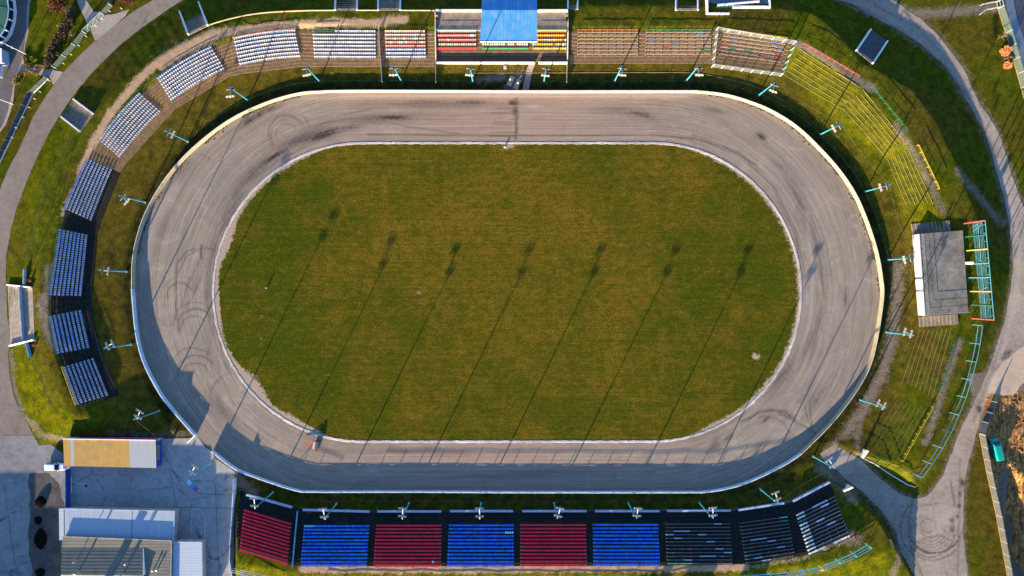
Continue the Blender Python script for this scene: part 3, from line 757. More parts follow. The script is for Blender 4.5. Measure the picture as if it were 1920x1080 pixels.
# ------------------------------------------------------------------ shared paints
M = {}
def mats():
    M['conc'] = plain('terrace_concrete', (.20, .165, .125), .95, .35, 1.2, dirt=(.07, .06, .035), bump=.3)
    M['conc_top'] = plain('terrace_brown_concrete', (.17, .112, .062), .95, .35, 1.2, dirt=(.08, .055, .03), bump=.3)
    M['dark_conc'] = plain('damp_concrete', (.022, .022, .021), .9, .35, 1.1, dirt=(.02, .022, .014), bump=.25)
    M['conc_pale'] = plain('pale_concrete', (.36, .33, .29), .9, .3, 1.5, dirt=(.15, .13, .10))
    M['slab'] = plain('stand_slab', (.20, .165, .14), .9, .3, .8, dirt=(.32, .27, .23))
    M['white'] = plain('white_wall_paint', (.74, .72, .68), .7, .15, 1.3, dirt=(.45, .41, .35))
    M['kerbstone'] = plain('kerb_stone', (.22, .17, .09), .9, .4, 1.5, dirt=(.10, .09, .03))
    M['steel'] = plain('galvanised_steel', (.34, .36, .37), .45, .2, 3, metal=.5)
    M['pole_blue'] = plain('pole_blue_paint', (.045, .29, .40), .5, .2, 2)
    M['lamp_white'] = plain('lamp_arm_paint', (.42, .40, .35), .5, .2, 3)
    M['lamp_shaded'] = plain('shaded_lamp_paint', (.05, .055, .07), .4, .2, 3)
    M['lamp_glass'] = plain('lamp_glass', (.35, .38, .40), .15, .1, 3)
    M['green_wire'] = plain('green_fence_paint', (.008, .05, .03), .6, .2, 3)
    M['cyan'] = plain('turquoise_paint', (.08, .30, .36), .5, .2, 2)
    M['red'] = plain('red_paint', (.48, .10, .07), .5, .25, 2)
    M['green'] = plain('green_paint', (.02, .17, .09), .5, .25, 2)
    M['yellow'] = plain('yellow_paint', (.66, .43, .07), .5, .25, 2)
    M['bluepaint'] = plain('blue_paint', (.02, .10, .42), .45, .25, 2)
    M['bench_leg'] = plain('bench_leg_concrete', (.20, .16, .12), .9, .3, 2)
    M['wood'] = plain('weathered_plank', (.40, .31, .23), .9, .35, 2.5, dirt=(.16, .11, .08))
    M['wood_dark'] = plain('damp_plank', (.09, .09, .092), .85, .35, 2.5, dirt=(.05, .05, .05))
    M['wood_pale'] = plain('new_plank', (.62, .60, .50), .8, .2, 2.5)
    M['wood_blue'] = plain('blue_plank', (.08, .25, .48), .7, .25, 2.5)
    M['wood_green'] = plain('green_plank', (.03, .20, .12), .7, .25, 2.5)
    M['wood_red'] = plain('red_plank', (.42, .08, .07), .7, .25, 2.5)
    M['board_blue'] = plain('board_pale_blue', (.27, .35, .47), .5, .25, 2)
    M['black'] = plain('black_rubber', (.015, .015, .016), .7, .2, 3)

SEATC = {'ice': (.31, .36, .46), 'sky': (.16, .32, .60), 'pink': (.52, .20, .17), 'rose': (.50, .34, .30), 'red': (.97, .012, .040), 'blue': (.004, .20, .82), 'palered': (.62, .16, .16),
         'green': (.02, .25, .10), 'mint': (.34, .48, .38), 'yellow': (.60, .28, .012), 'cream': (.55, .36, .10), 'red2': (.80, .02, .05), 'red3': (.97, .05, .09), 'blue2': (.02, .13, .55), 'blue3': (.03, .27, .86), 'ice2': (.24, .28, .37), 'ice3': (.40, .43, .47), 'white': (.78, .80, .82), 'cyan': (.30, .55, .70)}
SEATM = {}
def seat_mesh(key):
    """bucket seat, faces +y, origin on the step below it"""
    if key in SEATM: return SEATM[key]
    mb = MB(); w = .178
    rows = [(.165, .405, .62), (.14, .435, .90), (.08, .425, 1.0), (-.06, .415, 1.0), (-.14, .44, .98), (-.17, .54, .97), (-.185, .66, .92), (-.20, .74, .62)]
    cols = [-1, -.6, 0, .6, 1]; n = len(cols); vs = []
    for y, z, s in rows:
        for c in cols:
            vs.append((c * w * s, y + (.03 * abs(c) if z > .5 else 0), z + .028 * c * c * (1 if z < .5 else .2)))
    fs = []
    for i in range(len(rows) - 1):
        for j in range(n - 1): fs.append((i * n + j, i * n + j + 1, (i + 1) * n + j + 1, (i + 1) * n + j))
    mb.add(vs, fs)
    vs2 = [(x, y - .012 if z > .5 else y, z - (.022 if z < .5 else 0)) for x, y, z in vs]
    mb.add(vs2, [tuple(reversed(f)) for f in fs])
    ring = [j for j in range(n)] + [i * n + n - 1 for i in range(1, len(rows))] + [(len(rows) - 1) * n + j for j in range(n - 2, -1, -1)] + [i * n for i in range(len(rows) - 2, 0, -1)]
    mb.add(vs + vs2, [(ring[i], ring[i] + len(vs), ring[(i + 1) % len(ring)] + len(vs), ring[(i + 1) % len(ring)]) for i in range(len(ring))])
    mb.box((0, 0, .395), (.10, .22, .03))
    m = plain('seat_plastic_' + key, SEATC[key], .38, .12, 1.2)
    SEATM[key] = mb.mesh('seat', m, True)
    return SEATM[key]

ORD = ['first', 'second', 'third', 'fourth', 'fifth', 'sixth', 'seventh', 'eighth', 'ninth', 'tenth', 'eleventh', 'twelfth']

def row_frame(F, B, n, i, dz=.1):
    """endpoints of row i between front line F (2 px points) and back line B"""
    t = i / (n - 1)
    a = lerp2(P(*F[0]), P(*B[0]), t); b = lerp2(P(*F[1]), P(*B[1]), t)
    z = .5 * (tz(a[0], a[1]) + tz(b[0], b[1])) + dz
    return (a[0], a[1], z), (b[0], b[1], z)

def seat_block(F, B, n, seats, colour, where, group, bulge=0.0, dz=.1, face=None, colname=None, only=None):
    """rows of bucket seats on a beam; every row one thing"""
    f0 = P(*F[0]); b0 = P(*B[0]); f1 = P(*F[1]); b1 = P(*B[1])
    out = Vector((f0[0] + f1[0] - b0[0] - b1[0], f0[1] + f1[1] - b0[1] - b1[1])).normalized()
    for i in range(n):
        a, b = row_frame(F, B, n, i, dz)
        a = Vector(a); b = Vector(b); d = (b - a); L = d.length; d.normalize()
        rz = math.atan2(d.y, d.x)
        loc_y = Vector((-d.y, d.x))
        if loc_y.dot(out) < 0:
            a, b = b, a; d = -d; rz = math.atan2(d.y, d.x)
        c = (a + b) / 2
        cn = colname(i) if callable(colname) else colname
        e = empty('seat_row', tuple(c), rz)
        tag(e, f'{cn} seats, {ORD[i]} row from the track, {where}', 'seat row', group)
        k = seats(i) if callable(seats) else seats
        beam = MB(); by = lambda t: -bulge * (1 - (2 * t - 1) ** 2)
        pts = [(-L / 2 + L * j / 8, by(j / 8) - .02, .36) for j in range(9)]
        for p, q in zip(pts[:-1], pts[1:]): beam.bar(p, q, .06, .06)
        for j in range(0, 9, 2):
            beam.box((pts[j][0], pts[j][1], .16), (.05, .05, .36)); beam.box((pts[j][0], pts[j][1] - .12, .01), (.08, .30, .02))
        beam.build('support_beam', M['steel'], e)
        for j in range(k):
            t = (j + .5) / k
            col = colour(i, j, k)
            if col is None: continue
            q = R.random()
            if col in ('red', 'blue', 'ice') and q < .3: col += '2' if q < .16 else '3'
            o = put('seat', seat_mesh(col), e, (-L / 2 + L * t, by(t), 0), R.uniform(-.03, .03))

def bench_block(F, B, n, spans, where, group, mat='wood', accent=None, dz=.1, double=False, cond=None):
    f0 = P(*F[0]); b0 = P(*B[0]); f1 = P(*F[1]); b1 = P(*B[1])
    out = Vector((f0[0] + f1[0] - b0[0] - b1[0], f0[1] + f1[1] - b0[1] - b1[1])).normalized()
    accent = accent or {}
    for i in range(n):
        a, b = row_frame(F, B, n, i, dz)
        a = Vector(a); b = Vector(b); d = (b - a); L = d.length; d.normalize()
        flip = Vector((-d.y, d.x)).dot(out) < 0
        if flip: a, b = b, a; d = -d
        e = empty('bench', tuple((a + b) / 2), math.atan2(d.y, d.x))
        tag(e, f'{cond or "weathered plank"} bench, {ORD[i]} row from the track, {where}', 'bench', group)
        for j in range(spans):
            jj = spans - 1 - j if flip else j
            m = accent.get((i, jj), mat)
            x0 = -L / 2 + L * j / spans; x1 = -L / 2 + L * (j + 1) / spans
            mb = MB(); w = .2 if m == mat else .24
            zz = R.uniform(-.01, .01)
            mb.box(((x0 + x1) / 2, .0, .43 + zz), (x1 - x0 - .03, w, .045))
            if double: mb.box(((x0 + x1) / 2, -.20, .43 + zz), (x1 - x0 - .05, .12, .045))
            o = mb.build('plank', M[m], e)
            if m != mat: o['label'] = {'wood_blue': 'blue painted plank', 'wood_green': 'green painted plank', 'wood_red': 'red painted plank', 'wood_pale': 'pale new plank', 'wood_dark': 'dark damp plank', 'board_blue': 'pale blue plank'}.get(m, 'plank')
        for j in range(spans + 1):
            x = -L / 2 + L * j / spans * .995
            mb = MB(); lw = .11 if mat == 'wood' else .07; mb.box((x, 0, .2), (lw, .24 if mat == 'wood' else .2, .40)); mb.box((x, -.02, .4125), (lw * .8, .30 if mat == 'wood' else .16, .03))
            mb.build('leg', M['bench_leg' if mat == 'wood' else 'wood_dark'], e)

def terrace(name, st, n, before, mat, label, dz=.1, sub=3, mat_r=None, cat='terrace', face=True):
    """stepped terrace following stations [(front px, back px)]; 'before' extra steps in front of the first row"""
    F = [P(*f) for f, b in st]; B = [P(*b) for f, b in st]
    Fx = [F[0]]; Bx = [B[0]]
    for i in range(len(F) - 1):
        for j in range(1, sub + 1): Fx.append(lerp2(F[i], F[i + 1], j / sub)); Bx.append(lerp2(B[i], B[i + 1], j / sub))
    mb = MB()
    def pt(k, t): return lerp(Fx[k][0], Bx[k][0], t), lerp(Fx[k][1], Bx[k][1], t)
    ks = range(len(Fx))
    zz = [[tz(*pt(k, i / (n - 1))) + dz for k in ks] for i in range(-before, n)]
    for q, i in enumerate(range(-before, n)):
        t0 = (i - .5) / (n - 1); t1 = (i + .5) / (n - 1)
        vs = []; fs = []
        for k in ks:
            x0, y0 = pt(k, t0); x1, y1 = pt(k, t1 + (.02 if i < n - 1 else 0))
            zl = zz[q - 1][k] - .03 if q else tz(x0, y0) - .3
            vs += [(x0, y0, zl), (x0, y0, zz[q][k]), (x1, y1, zz[q][k]), (x1, y1, zz[q][k] - .35)]
        for k in range(len(Fx) - 1):
            for r in range(3): fs.append((4 * k + r, 4 * k + 4 + r, 4 * k + 5 + r, 4 * k + 1 + r))
        fs.append((3, 2, 1, 0)); e = 4 * (len(Fx) - 1); fs.append((e, e + 1, e + 2, e + 3))
        mb.add(vs, fs)
    o = mb.build(name, M[mat])
    return tag(o, label, cat)

def build_stands():
    # --- terraces
    lt = [((206, 746), (152, 762)), ((176, 671), (123, 687)), ((169, 652), (113, 662)), ((152.5, 581), (98, 592)), ((153, 555), (98, 554)), ((165, 440), (117, 430)), ((172, 414), (126, 393)), ((211, 317.5), (168, 299)), ((225, 296), (189, 265)),
          ((302, 209), (265.5, 177)), ((322, 190), (298, 151)), ((422, 130), (399, 91)), ((450, 122), (439, 75)), ((564, 108.5), (555, 60)), ((590, 109), (587, 61)), ((716, 109), (715, 61))]
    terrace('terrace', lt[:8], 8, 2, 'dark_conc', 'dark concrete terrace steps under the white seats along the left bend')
    terrace('terrace', lt[7:12], 8, 2, 'conc_top', 'brown concrete terrace steps under the seats on the upper left bend')
    terrace('terrace', lt[11:] + [((815, 109), (815, 61))], 8, 2, 'conc_top', 'brown concrete terrace steps left of the blue roofed stand')
    terrace('terrace', [((1067, 103), (1067, 62)), ((1195, 103), (1195, 62)), ((1335, 103), (1334, 62)), ((1348, 104), (1356, 62)), ((1463, 118), (1473, 77)), ((1471, 119), (1483, 79))], 7, 2, 'conc_top', 'brown concrete terrace steps under the wooden benches right of the roofed stand')
    bt = [((447, 951), (442, 1025)), ((459, 954.5), (451.5, 1028.5)), ((547, 981), (540.5, 1055.5)), ((571, 984.5), (565, 1057.8)), ((706, 983.5), (701.5, 1058)), ((900, 983), (898, 1058)), ((1237, 982), (1240, 1057)), ((1367.5, 981), (1372.5, 1055)), ((1385, 980), (1398, 1054)), ((1475, 967.5), (1489, 1041)), ((1491, 965), (1514, 1037)), ((1564, 929), (1591, 1002))]
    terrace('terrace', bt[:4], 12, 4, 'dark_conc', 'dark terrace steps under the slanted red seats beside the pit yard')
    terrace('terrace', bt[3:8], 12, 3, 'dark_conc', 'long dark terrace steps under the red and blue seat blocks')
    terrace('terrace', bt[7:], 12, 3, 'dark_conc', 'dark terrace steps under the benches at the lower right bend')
    # --- white seats round the left bend
    g = 'rows of seats on the left bend'
    ice = lambda i, j, k: 'sky' if R.random() < .06 else 'ice'
    mixb = lambda i, j, k: ('sky' if R.random() < .45 else 'ice') if i > 1 else ('sky' if R.random() < .2 else 'ice')
    seat_block(((176, 671), (204, 741)), ((123, 687), (149, 757)), 8, 18, ice, 'lowest block on the left bend', g, colname='white blue')
    seat_block(((152.5, 581), (169, 652)), ((98, 592), (113, 662)), 8, 18, mixb, 'short block by the wide pale stairway', g, colname='white blue')
    seat_block(((165, 440), (153, 555)), ((117, 430), (98, 554)), 8, 28, mixb, 'longest block on the left bend', g, colname='pale blue')
    seat_block(((211, 317.5), (172, 414)), ((168, 299), (126, 393)), 8, 24, ice, 'block above the dark gap, left bend', g, colname='white blue', bulge=.15)
    seat_block(((302, 209), (225, 296)), ((265.5, 177), (189, 265.5)), 8, 26, ice, 'block beside the half lit stairway', g, colname='white', bulge=.35)
    seat_block(((422.5, 130), (322, 190)), ((399, 91), (298, 151)), 8, 26, ice, 'upper left block with a blue back rail', g, colname='white', bulge=.45)
    seat_block(((450, 122.5), (564.5, 108)), ((439, 75), (555, 60)), 8, 28, ice, 'curved block with the red back rail', g, colname='white', bulge=.35)
    seat_block(((590, 109), (705.5, 109)), ((587, 61), (705, 61)), 8, 28, lambda i, j, k: None if (i == 7 and j >= 28 - 10) else ('sky' if R.random() < .04 else 'ice'), 'straight block with the short top row', g, colname='white')
    def pk(i, j, k):
        if i < 3: return 'sky' if R.random() < .25 else 'ice'
        return 'cyan' if R.random() < (.3 if i in (4, 5) else .08) else ('rose' if i > 5 else 'pink')
    seat_block(((724, 109), (799, 109)), ((722, 61), (797.5, 61)), 8, 18, pk, 'pink topped block by the roofed stand', g, colname=lambda i: 'pale blue' if i < 3 else 'faded pink')
    # --- bottom stand
    g = 'rows of seats on the lower straight'
    red = lambda i, j, k: 'red'
    def b1(i, j, k): return 'cyan' if i == 0 and j < 5 else 'blue'
    def b2(i, j, k): return 'white' if i == 2 and j >= k - 4 else 'blue'
    def r2(i, j, k): return 'white' if i == 10 and j == k - 4 else 'red'
    seat_block(((459, 954.5), (547, 981)), ((451.5, 1028.5), (540.5, 1055.5)), 12, 23, red, 'slanted block beside the pit yard', g, colname='red')
    seat_block(((571, 984.5), (693, 984.5)), ((565, 1057.8), (688, 1057.8)), 12, 30, b1, 'leftmost blue block of the lower stand', g, colname='blue')
    seat_block(((706, 983.5), (828, 983.5)), ((701.5, 1058), (826.5, 1058)), 12, 30, r2, 'red block left of the lower centre', g, colname='red')
    seat_block(((842, 983), (963, 983)), ((839, 1058), (963, 1058)), 12, 30, b2, 'centre block with four white seats', g, colname='blue')
    seat_block(((976, 982.5), (1098, 982.5)), ((976, 1057.5), (1099.5, 1057.5)), 12, 30, red, 'rightmost red block of the lower stand', g, colname='red')
    seat_block(((1111, 982), (1233, 982)), ((1113, 1057), (1237, 1057)), 12, 30, lambda i, j, k: 'blue', 'rightmost block before the dark benches', g, colname='blue')
    # --- bottom benches
    g = 'dark benches on the lower right bend'
    ac = {(0, 6): 'board_blue', (2, 1): 'board_blue', (2, 2): 'board_blue', (3, 0): 'board_blue', (3, 4): 'board_blue', (4, 1): 'board_blue', (5, 5): 'board_blue', (7, 6): 'board_blue', (8, 7): 'board_blue', (9, 4): 'board_blue', (9, 5): 'board_blue', (10, 2): 'board_blue', (11, 0): 'wood_green', (11, 1): 'wood_green', (11, 2): 'wood_green', (11, 3): 'wood_green'}
    bench_block(((1246, 981), (1367.5, 981)), ((1250.5, 1055), (1372.5, 1055)), 12, 8, 'block right of the last blue seats', g, 'wood_dark', ac, cond='dark plank')
    ac = {(0, 5): 'board_blue', (1, 5): 'wood_green', (5, 1): 'board_blue', (5, 2): 'board_blue', (6, 3): 'board_blue', (6, 5): 'wood_green', (9, 0): 'wood_green', (9, 1): 'wood_green', (8, 4): 'board_blue', (10, 1): 'board_blue', (11, 2): 'board_blue'}
    bench_block(((1385, 980), (1475, 967.5)), ((1398, 1054), (1489, 1041)), 12, 6, 'middle block of the lower right bend', g, 'wood_dark', ac, cond='dark plank')
    ac = {(i, 0): 'wood_pale' for i in range(12)}
    ac.update({(0, 3): 'board_blue', (4, 2): 'board_blue', (11, 3): 'board_blue', (11, 4): 'wood_pale', (2, 0): 'wood_green', (11, 1): 'board_blue', (6, 3): 'board_blue', (0, 2): 'board_blue', (1, 3): 'board_blue'})
    bench_block(((1491, 965), (1564, 929)), ((1514, 1037), (1591, 1002.5)), 12, 5, 'outermost block with pale plank ends', g, 'wood_dark', ac, double=True, cond='dark plank')
    # --- top right benches
    g = 'wooden benches right of the roofed stand'
    bench_block(((1082, 103), (1195, 103)), ((1083.5, 62), (1195, 62)), 7, 8, 'block next to the roofed stand', g)
    bench_block(((1209, 103), (1331, 103)), ((1211, 62), (1332.5, 62)), 7, 8, 'block left of the fenced cage', g, 'wood', {(4, 0): 'wood_blue', (4, 1): 'wood_blue', (3, 3): 'wood_blue', (2, 2): 'wood_red', (1, 7): 'wood_green', (6, 6): 'board_blue', (5, 6): 'board_blue', (5, 7): 'board_blue'})
    bench_block(((1347, 103), (1463, 118)), ((1356, 62.5), (1473, 77.5)), 7, 8, 'block inside the wire cage', g, 'wood', {(4, 1): 'wood_blue', (5, 6): 'wood_blue', (4, 7): 'wood_blue', (3, 0): 'wood_red', (2, 1): 'wood_green', (2, 3): 'wood_green', (2, 7): 'wood_red', (1, 7): 'wood_red', (1, 5): 'wood_red'})
    # --- rails behind the back rows
    def rail(a, b, mat, label, h=1.0, step=12, bulge=0, name='back_rail', dz=0):
        pa = P(*a); pb = P(*b); mb = MB(); e = empty(name, P((a[0] + b[0]) / 2, (a[1] + b[1]) / 2)); o0 = Vector(e.location)
        n = max(2, int(math.hypot(pb[0] - pa[0], pb[1] - pa[1]) / 1.6)); pts = []
        ox = Vector((pb[1] - pa[1], -(pb[0] - pa[0]))).normalized()
        if ox.dot(Vector((pa[0], pa[1]))) < 0: ox = -ox
        for i in range(n + 1):
            t = i / n; q = lerp2(pa, pb, t); bo = bulge * (1 - (2 * t - 1) ** 2)
            x, y = q[0] + ox.x * bo, q[1] + ox.y * bo; z = tz(x, y) + dz
            pts.append(Vector((x, y, z + h)) - o0)
        for p, q in zip(pts[:-1], pts[1:]): mb.bar(p, q, .075, .075); mb.bar(p - Vector((0, 0, h * .5)), q - Vector((0, 0, h * .5)), .03, .03)
        mb.build('handrail', M[mat], e)
        for p in pts:
            k = MB(); k.bar(p - Vector((0, 0, h + .2)), p - Vector((0, 0, .06)), .07, .07); k.build('post', M[mat], e)
        tag(e, label, 'rail', 'coloured rails behind the stands')
    rail((439, 72), (555, 57), 'red', 'red rail behind the curved block of white seats', bulge=.35)
    rail((587, 58.5), (630, 58.5), 'green', 'short green rail behind the straight block of white seats')
    rail((296, 149), (397, 89), 'bluepaint', 'blue rail behind the white seats on the upper left bend', bulge=.4)
    rail((186, 264), (263, 175), 'green', 'green rail behind the white seats right of the half lit stair', bulge=.35)
    rail((166, 297), (124, 392), 'bluepaint', 'blue rail behind the white seats at the dirt path bend')
    rail((114, 430), (95, 554), 'green', 'green rail behind the long blue white block')
    rail((95, 592), (111, 664), 'green', 'green rail behind the short block by the wide stairway')
    rail((120, 687), (146, 758), 'yellow', 'yellow rail behind the lowest block of the left bend')
    rail((1083, 58.5), (1194, 58.5), 'red', 'red rail behind the benches next to the roofed stand')
    rail((1212, 58.5), (1332, 58.5), 'green', 'green rail behind the benches left of the cage')
    rail((1353, 57.5), (1473, 73.5), 'yellow', 'yellow rail behind the benches inside the wire cage')
    rail((1505, 84), (1608, 144), 'red', 'red rail on top of the grass terraces')
    rail((1632, 164), (1698, 245), 'green', 'green rail on top of the grass terraces at the right')
    rail((1718, 273), (1757, 355), 'yellow', 'yellow rail on top of the grass terraces above the flat roofed building')
    rail((1785, 647), (1760, 733), 'green', 'green rail below the flat roofed building')
    rail((1746, 762), (1689, 863), 'yellow', 'yellow rail on the lowest grass terrace at the right')
    # --- grass terraces: low concrete edges
    def edges(F, B, n, where, bl=0):
        for i in range(n):
            a = lerp2(F[0], B[0], i / (n - 1)); b = lerp2(F[1], B[1], i / (n - 1))
            pa = P(*a); pb = P(*b); k = 7
            pts = [lerp2(pa, pb, j / k) for j in range(k + 1)]
            mb = MB(); xy = [(p[0], p[1]) for p in pts]; z = [tz(*p) for p in xy]
            mb.wall(xy, [q - .2 for q in z], [q + .09 + R.uniform(-.02, .02) for q in z], .06)
            tag(mb.build('terrace_edge', M['kerbstone']), f'{ORD[i]} low stone edge from the track, {where}', 'edging', 'stone edges of the grass terraces')
    edges(((1472, 141), (1580, 205)), ((1500, 92), (1612, 164)), 7, 'grass terrace beside the wire cage')
    edges(((1580, 203), (1660, 294)), ((1618, 168), (1696, 264)), 7, 'middle grass terrace at the upper right')
    edges(((1664, 298), (1700, 385)), ((1704, 280), (1748, 380)), 7, 'grass terrace above the flat roofed building')
    edges(((1725, 618), (1692, 715)), ((1784, 615), (1748, 745)), 8, 'grass terrace below the flat roofed building')
    edges(((1682, 750), (1632, 835)), ((1735, 765), (1682, 862)), 7, 'lowest grass terrace at the right')
# ------------------------------------------------------------------ safety fence, wire fence, light poles
def sub(i, j, step=1.0): return smooth_line([W(*p) for p in (BARRIER * 2)[i:j + 1]], step)

def build_barrier():
    cream = plain('barrier_cream', (.40, .33, .20), .7, .2, 1.0, dirt=(.24, .19, .11))
    white = plain('barrier_white', (.60, .55, .48), .55, .12, .8, dirt=(.40, .36, .31))
    pale = plain('barrier_pale_blue', (.52, .60, .68), .5, .2, .8, dirt=(.28, .32, .36))
    foot = plain('loose_shale', (.085, .07, .06), 1.0, .4, 3)
    N = len(BARRIER)
    def piece(i, j, mat, label, h, t, cushion=False, posts=True):
        pts = sub(i, j); e = empty('safety_fence', (pts[len(pts) // 2][0], pts[len(pts) // 2][1], 0)); o = Vector(e.location)
        lo = [(x - o.x, y - o.y) for x, y in pts]
        mb = MB(); mb.wall(lo, 0, [h + R.uniform(-.05, .04) for _ in lo], t)
        for q in range(1, len(lo) - 1, 3):
            a, b = lo[q - 1], lo[q + 1]; mb.box((lo[q][0], lo[q][1], h / 2), (.07, t + .05, h + .13), math.atan2(b[1] - a[1], b[0] - a[0]), 1)
        mb.build('boards', [mat, M['conc_pale']], e)
        cap = MB(); cap.wall(lo, h + .03, [h + .06 + R.uniform(0, .03) for _ in lo], t * .7); cap.build('top_rail', white if mat is not pale else pale, e)
        if cushion:
            vs = []; fs = []; n = len(lo); k = 1.0
            for q, (x, y) in enumerate(lo):
                a, b = lo[max(q - 1, 0)], lo[min(q + 1, n - 1)]
                d = Vector((b[0] - a[0], b[1] - a[1])).normalized(); nx, ny = -d.y, d.x
                if (nx * (x + o.x - (CX0 + CX1) / 2) + ny * (y + o.y - CY)) > 0: nx, ny = -nx, -ny
                for off, z in ((t / 2 + .004, 1.10), (t / 2 + .05, 1.09), (t / 2 + .16, .10), (t / 2 + .16, -.1)):
                    vs.append((x + nx * off, y + ny * off, z))
            for q in range(n - 1):
                for r in range(3): fs.append((4 * q + r, 4 * q + r + 1, 4 * q + r + 5, 4 * q + r + 4))
            c = MB(); c.add(vs, fs); c.build('air_cushion', cream, e, smooth=False)
        if posts:
            for q in range(2, len(lo) - 1, 4):
                a, b = lo[q - 1], lo[q + 1]; d = Vector((b[0] - a[0], b[1] - a[1])).normalized(); nx, ny = -d.y, d.x
                if (nx * (lo[q][0] + o.x - (CX0 + CX1) / 2) + ny * (lo[q][1] + o.y - CY)) < 0: nx, ny = -nx, -ny
                m = MB(); m.box((lo[q][0] + nx * (t / 2 + .09), lo[q][1] + ny * (t / 2 + .09), h / 2), (.1, .1, h)); m.build('post', M['steel'], e)
        tag(e, label, 'track fence', 'safety fence round the track')
    iR = BARRIER.index((1500, 848)); iG = BARRIER.index((400, 844)); iH = BARRIER.index((368, 814)); iL = BARRIER.index((252, 542))
    piece(0, 4, white, 'bright white board fence along the upper straight of the track', 1.25, .25)
    piece(4, iR, cream, 'cream padded fence round the right bend of the track', 1.2, .16, True)
    piece(iR, iG, pale, 'pale board fence along the lower straight of the track', 1.25, .22)
    piece(iH, iL, pale, 'bluish board fence round the lower left bend of the track', 1.3, .25)
    piece(iL, N, cream, 'cream padded fence round the upper left bend of the track', 1.2, .16, True)
    # churned dirt thrown up at the foot of the padded fence
    bm = bmesh.new()
    for i, j in ((4, 15), (iL + 1, N - 1)):
        for x, y in sub(i, j, .14):
            sx = min(max(x, CX0), CX1); d = Vector((x - sx, y - CY)).normalized()
            if math.sin(x * .7) + math.sin(y * .9 + 1) + R.gauss(0, .6) > -.1:
                off = .32 + abs(R.gauss(0, .28)); r = R.uniform(.05, .22)
                mt = Matrix.Translation((x - d.x * off, y - d.y * off, .02)) @ Matrix.Rotation(R.uniform(0, 6), 4, 'Z') @ Matrix.Diagonal((r * R.uniform(1, 2), r, r * .35, 1))
                bmesh.ops.create_icosphere(bm, subdivisions=1, radius=1, matrix=mt)
    me = bpy.data.meshes.new('loose_shale'); bm.to_mesh(me); bm.free(); me.materials.append(foot)
    tag(put('loose_shale', me), 'dark loose shale thrown up along the foot of the padded fence', 'shale', kind='stuff')
    # gate leaf of the pit opening
    a = W(369, 814); b = W(354, 829)
    mb = MB(); mb.wall([a, b], .1, 1.2, .12); e = mb.build('pit_gate', white)
    tag(e, 'white gate leaf swung open at the pit entrance of the track', 'gate')
    # low green wire fence
    def wire(i, j, label, off=2.3, rev=False):
        pts = sub(i, j, 2.2); out = []
        for x, y in pts:
            sx = min(max(x, CX0), CX1); d = Vector((x - sx, y - CY)).normalized()
            out.append((x + d.x * off, y + d.y * off))
        e = empty('wire_fence', (out[len(out) // 2][0], out[len(out) // 2][1], 0)); o = Vector(e.location)
        q = [Vector((x, y, tz(x, y))) - o for x, y in out]
        mb = MB()
        for p, r in zip(q[:-1], q[1:]):
            for z in (.25, .6, .95): mb.bar(p + Vector((0, 0, z)), r + Vector((0, 0, z)), .014)
        mb.build('wires', M['green_wire'], e)
        for p in q[::2]:
            m = MB(); m.bar(p - Vector((0, 0, .2)), p + Vector((0, 0, 1.05)), .08); m.build('post', M['green_wire'], e)
        tag(e, label, 'wire fence', 'green wire fences behind the safety fence')
    wire(0, 5, 'low green wire fence behind the upper straight')
    wire(5, iR - 1, 'low green wire fence behind the right bend')
    wire(iR + 1, iG - 4, 'low green wire fence below the lower straight')
    wire(iH + 2, N, 'low green wire fence behind the left bend')

POLES = [  # base px, beam outer end px, beam inner end px, description
    ((464.5, 187.5), (432, 161), (433, 184), 'in front of the curved block of white seats'),
    ((598.8, 152), (573, 123), (577, 144), 'in front of the straight block of white seats'),
    ((752, 151), (738, 122.5), (738, 144), 'in front of the pink topped seats'),
    ((886.7, 153), (882, 123), (880, 144), 'in front of the red seats of the roofed stand'),
    ((1020, 153), (1024.5, 122.5), (1022, 145), 'in front of the yellow seats of the roofed stand'),
    ((1152.5, 152), (1167.5, 122.5), (1165.5, 144), 'in front of the first wooden benches'),
    ((1287, 151), (1309, 122), (1310, 144), 'left of the wire cage'),
    ((1422, 179), (1454, 154), (1447.5, 174), 'below the wire cage'),
    ((1538, 252), (1578, 232.5), (1560, 242.5), 'below the upper grass terraces'),
    ((1622.5, 359), (1668, 346), (1647.5, 352.5), 'left of the yellow railed grass terrace'),
    ((1664.5, 487), (1713, 482), (1692, 488), 'at the white wall of the flat roofed building'),
    ((1663, 623), (1713, 628), (1692.5, 621.5), 'below the flat roofed building'),
    ((1613.5, 750), (1662, 764), (1643, 754.5), 'beside the lowest grass terrace'),
    ((1525.5, 856), (1565.5, 877), (1552.5, 859.5), 'at the gravel track entrance'),
    ((1425.5, 917), (1459.5, 941), (1452.5, 921), 'in front of the middle dark benches'),
    ((1311, 942.5), (1337.5, 972), (1336, 949), 'in front of the straight dark benches'),
    ((1178, 943), (1194, 972.5), (1196, 950), 'in front of the blue block next to the benches'),
    ((1039, 943), (1045, 973), (1051, 950), 'in front of the rightmost red block'),
    ((902, 943), (899.5, 974), (899, 950), 'in front of the centre blue block'),
    ((767, 943), (754, 974), (756, 950), 'in front of the red block left of centre'),
    ((631, 944.5), (609.5, 974.5), (605.5, 951), 'in front of the leftmost blue block'),
    ((512, 923), (477, 954.5), (477, 931.5), 'in front of the slanted red block'),
    ((397, 867.5), (356, 891), (367, 872), 'in the concrete pit yard'),
    ((298, 770.5), (256, 786), (264.5, 769), 'on the shaded grass above the canopy'),
    ((246, 646), (197, 651), (214.5, 642.5), 'beside the short block on the left bend'),
    ((237.5, 509), (187, 506), (206, 509), 'beside the long blue white block'),
    ((272.5, 379), (226, 366), (241, 380), 'beside the block above the dark gap'),
    ((352.5, 265), (311, 246), (327.5, 254), 'beside the upper left padded fence')]
POLE_TOP = []

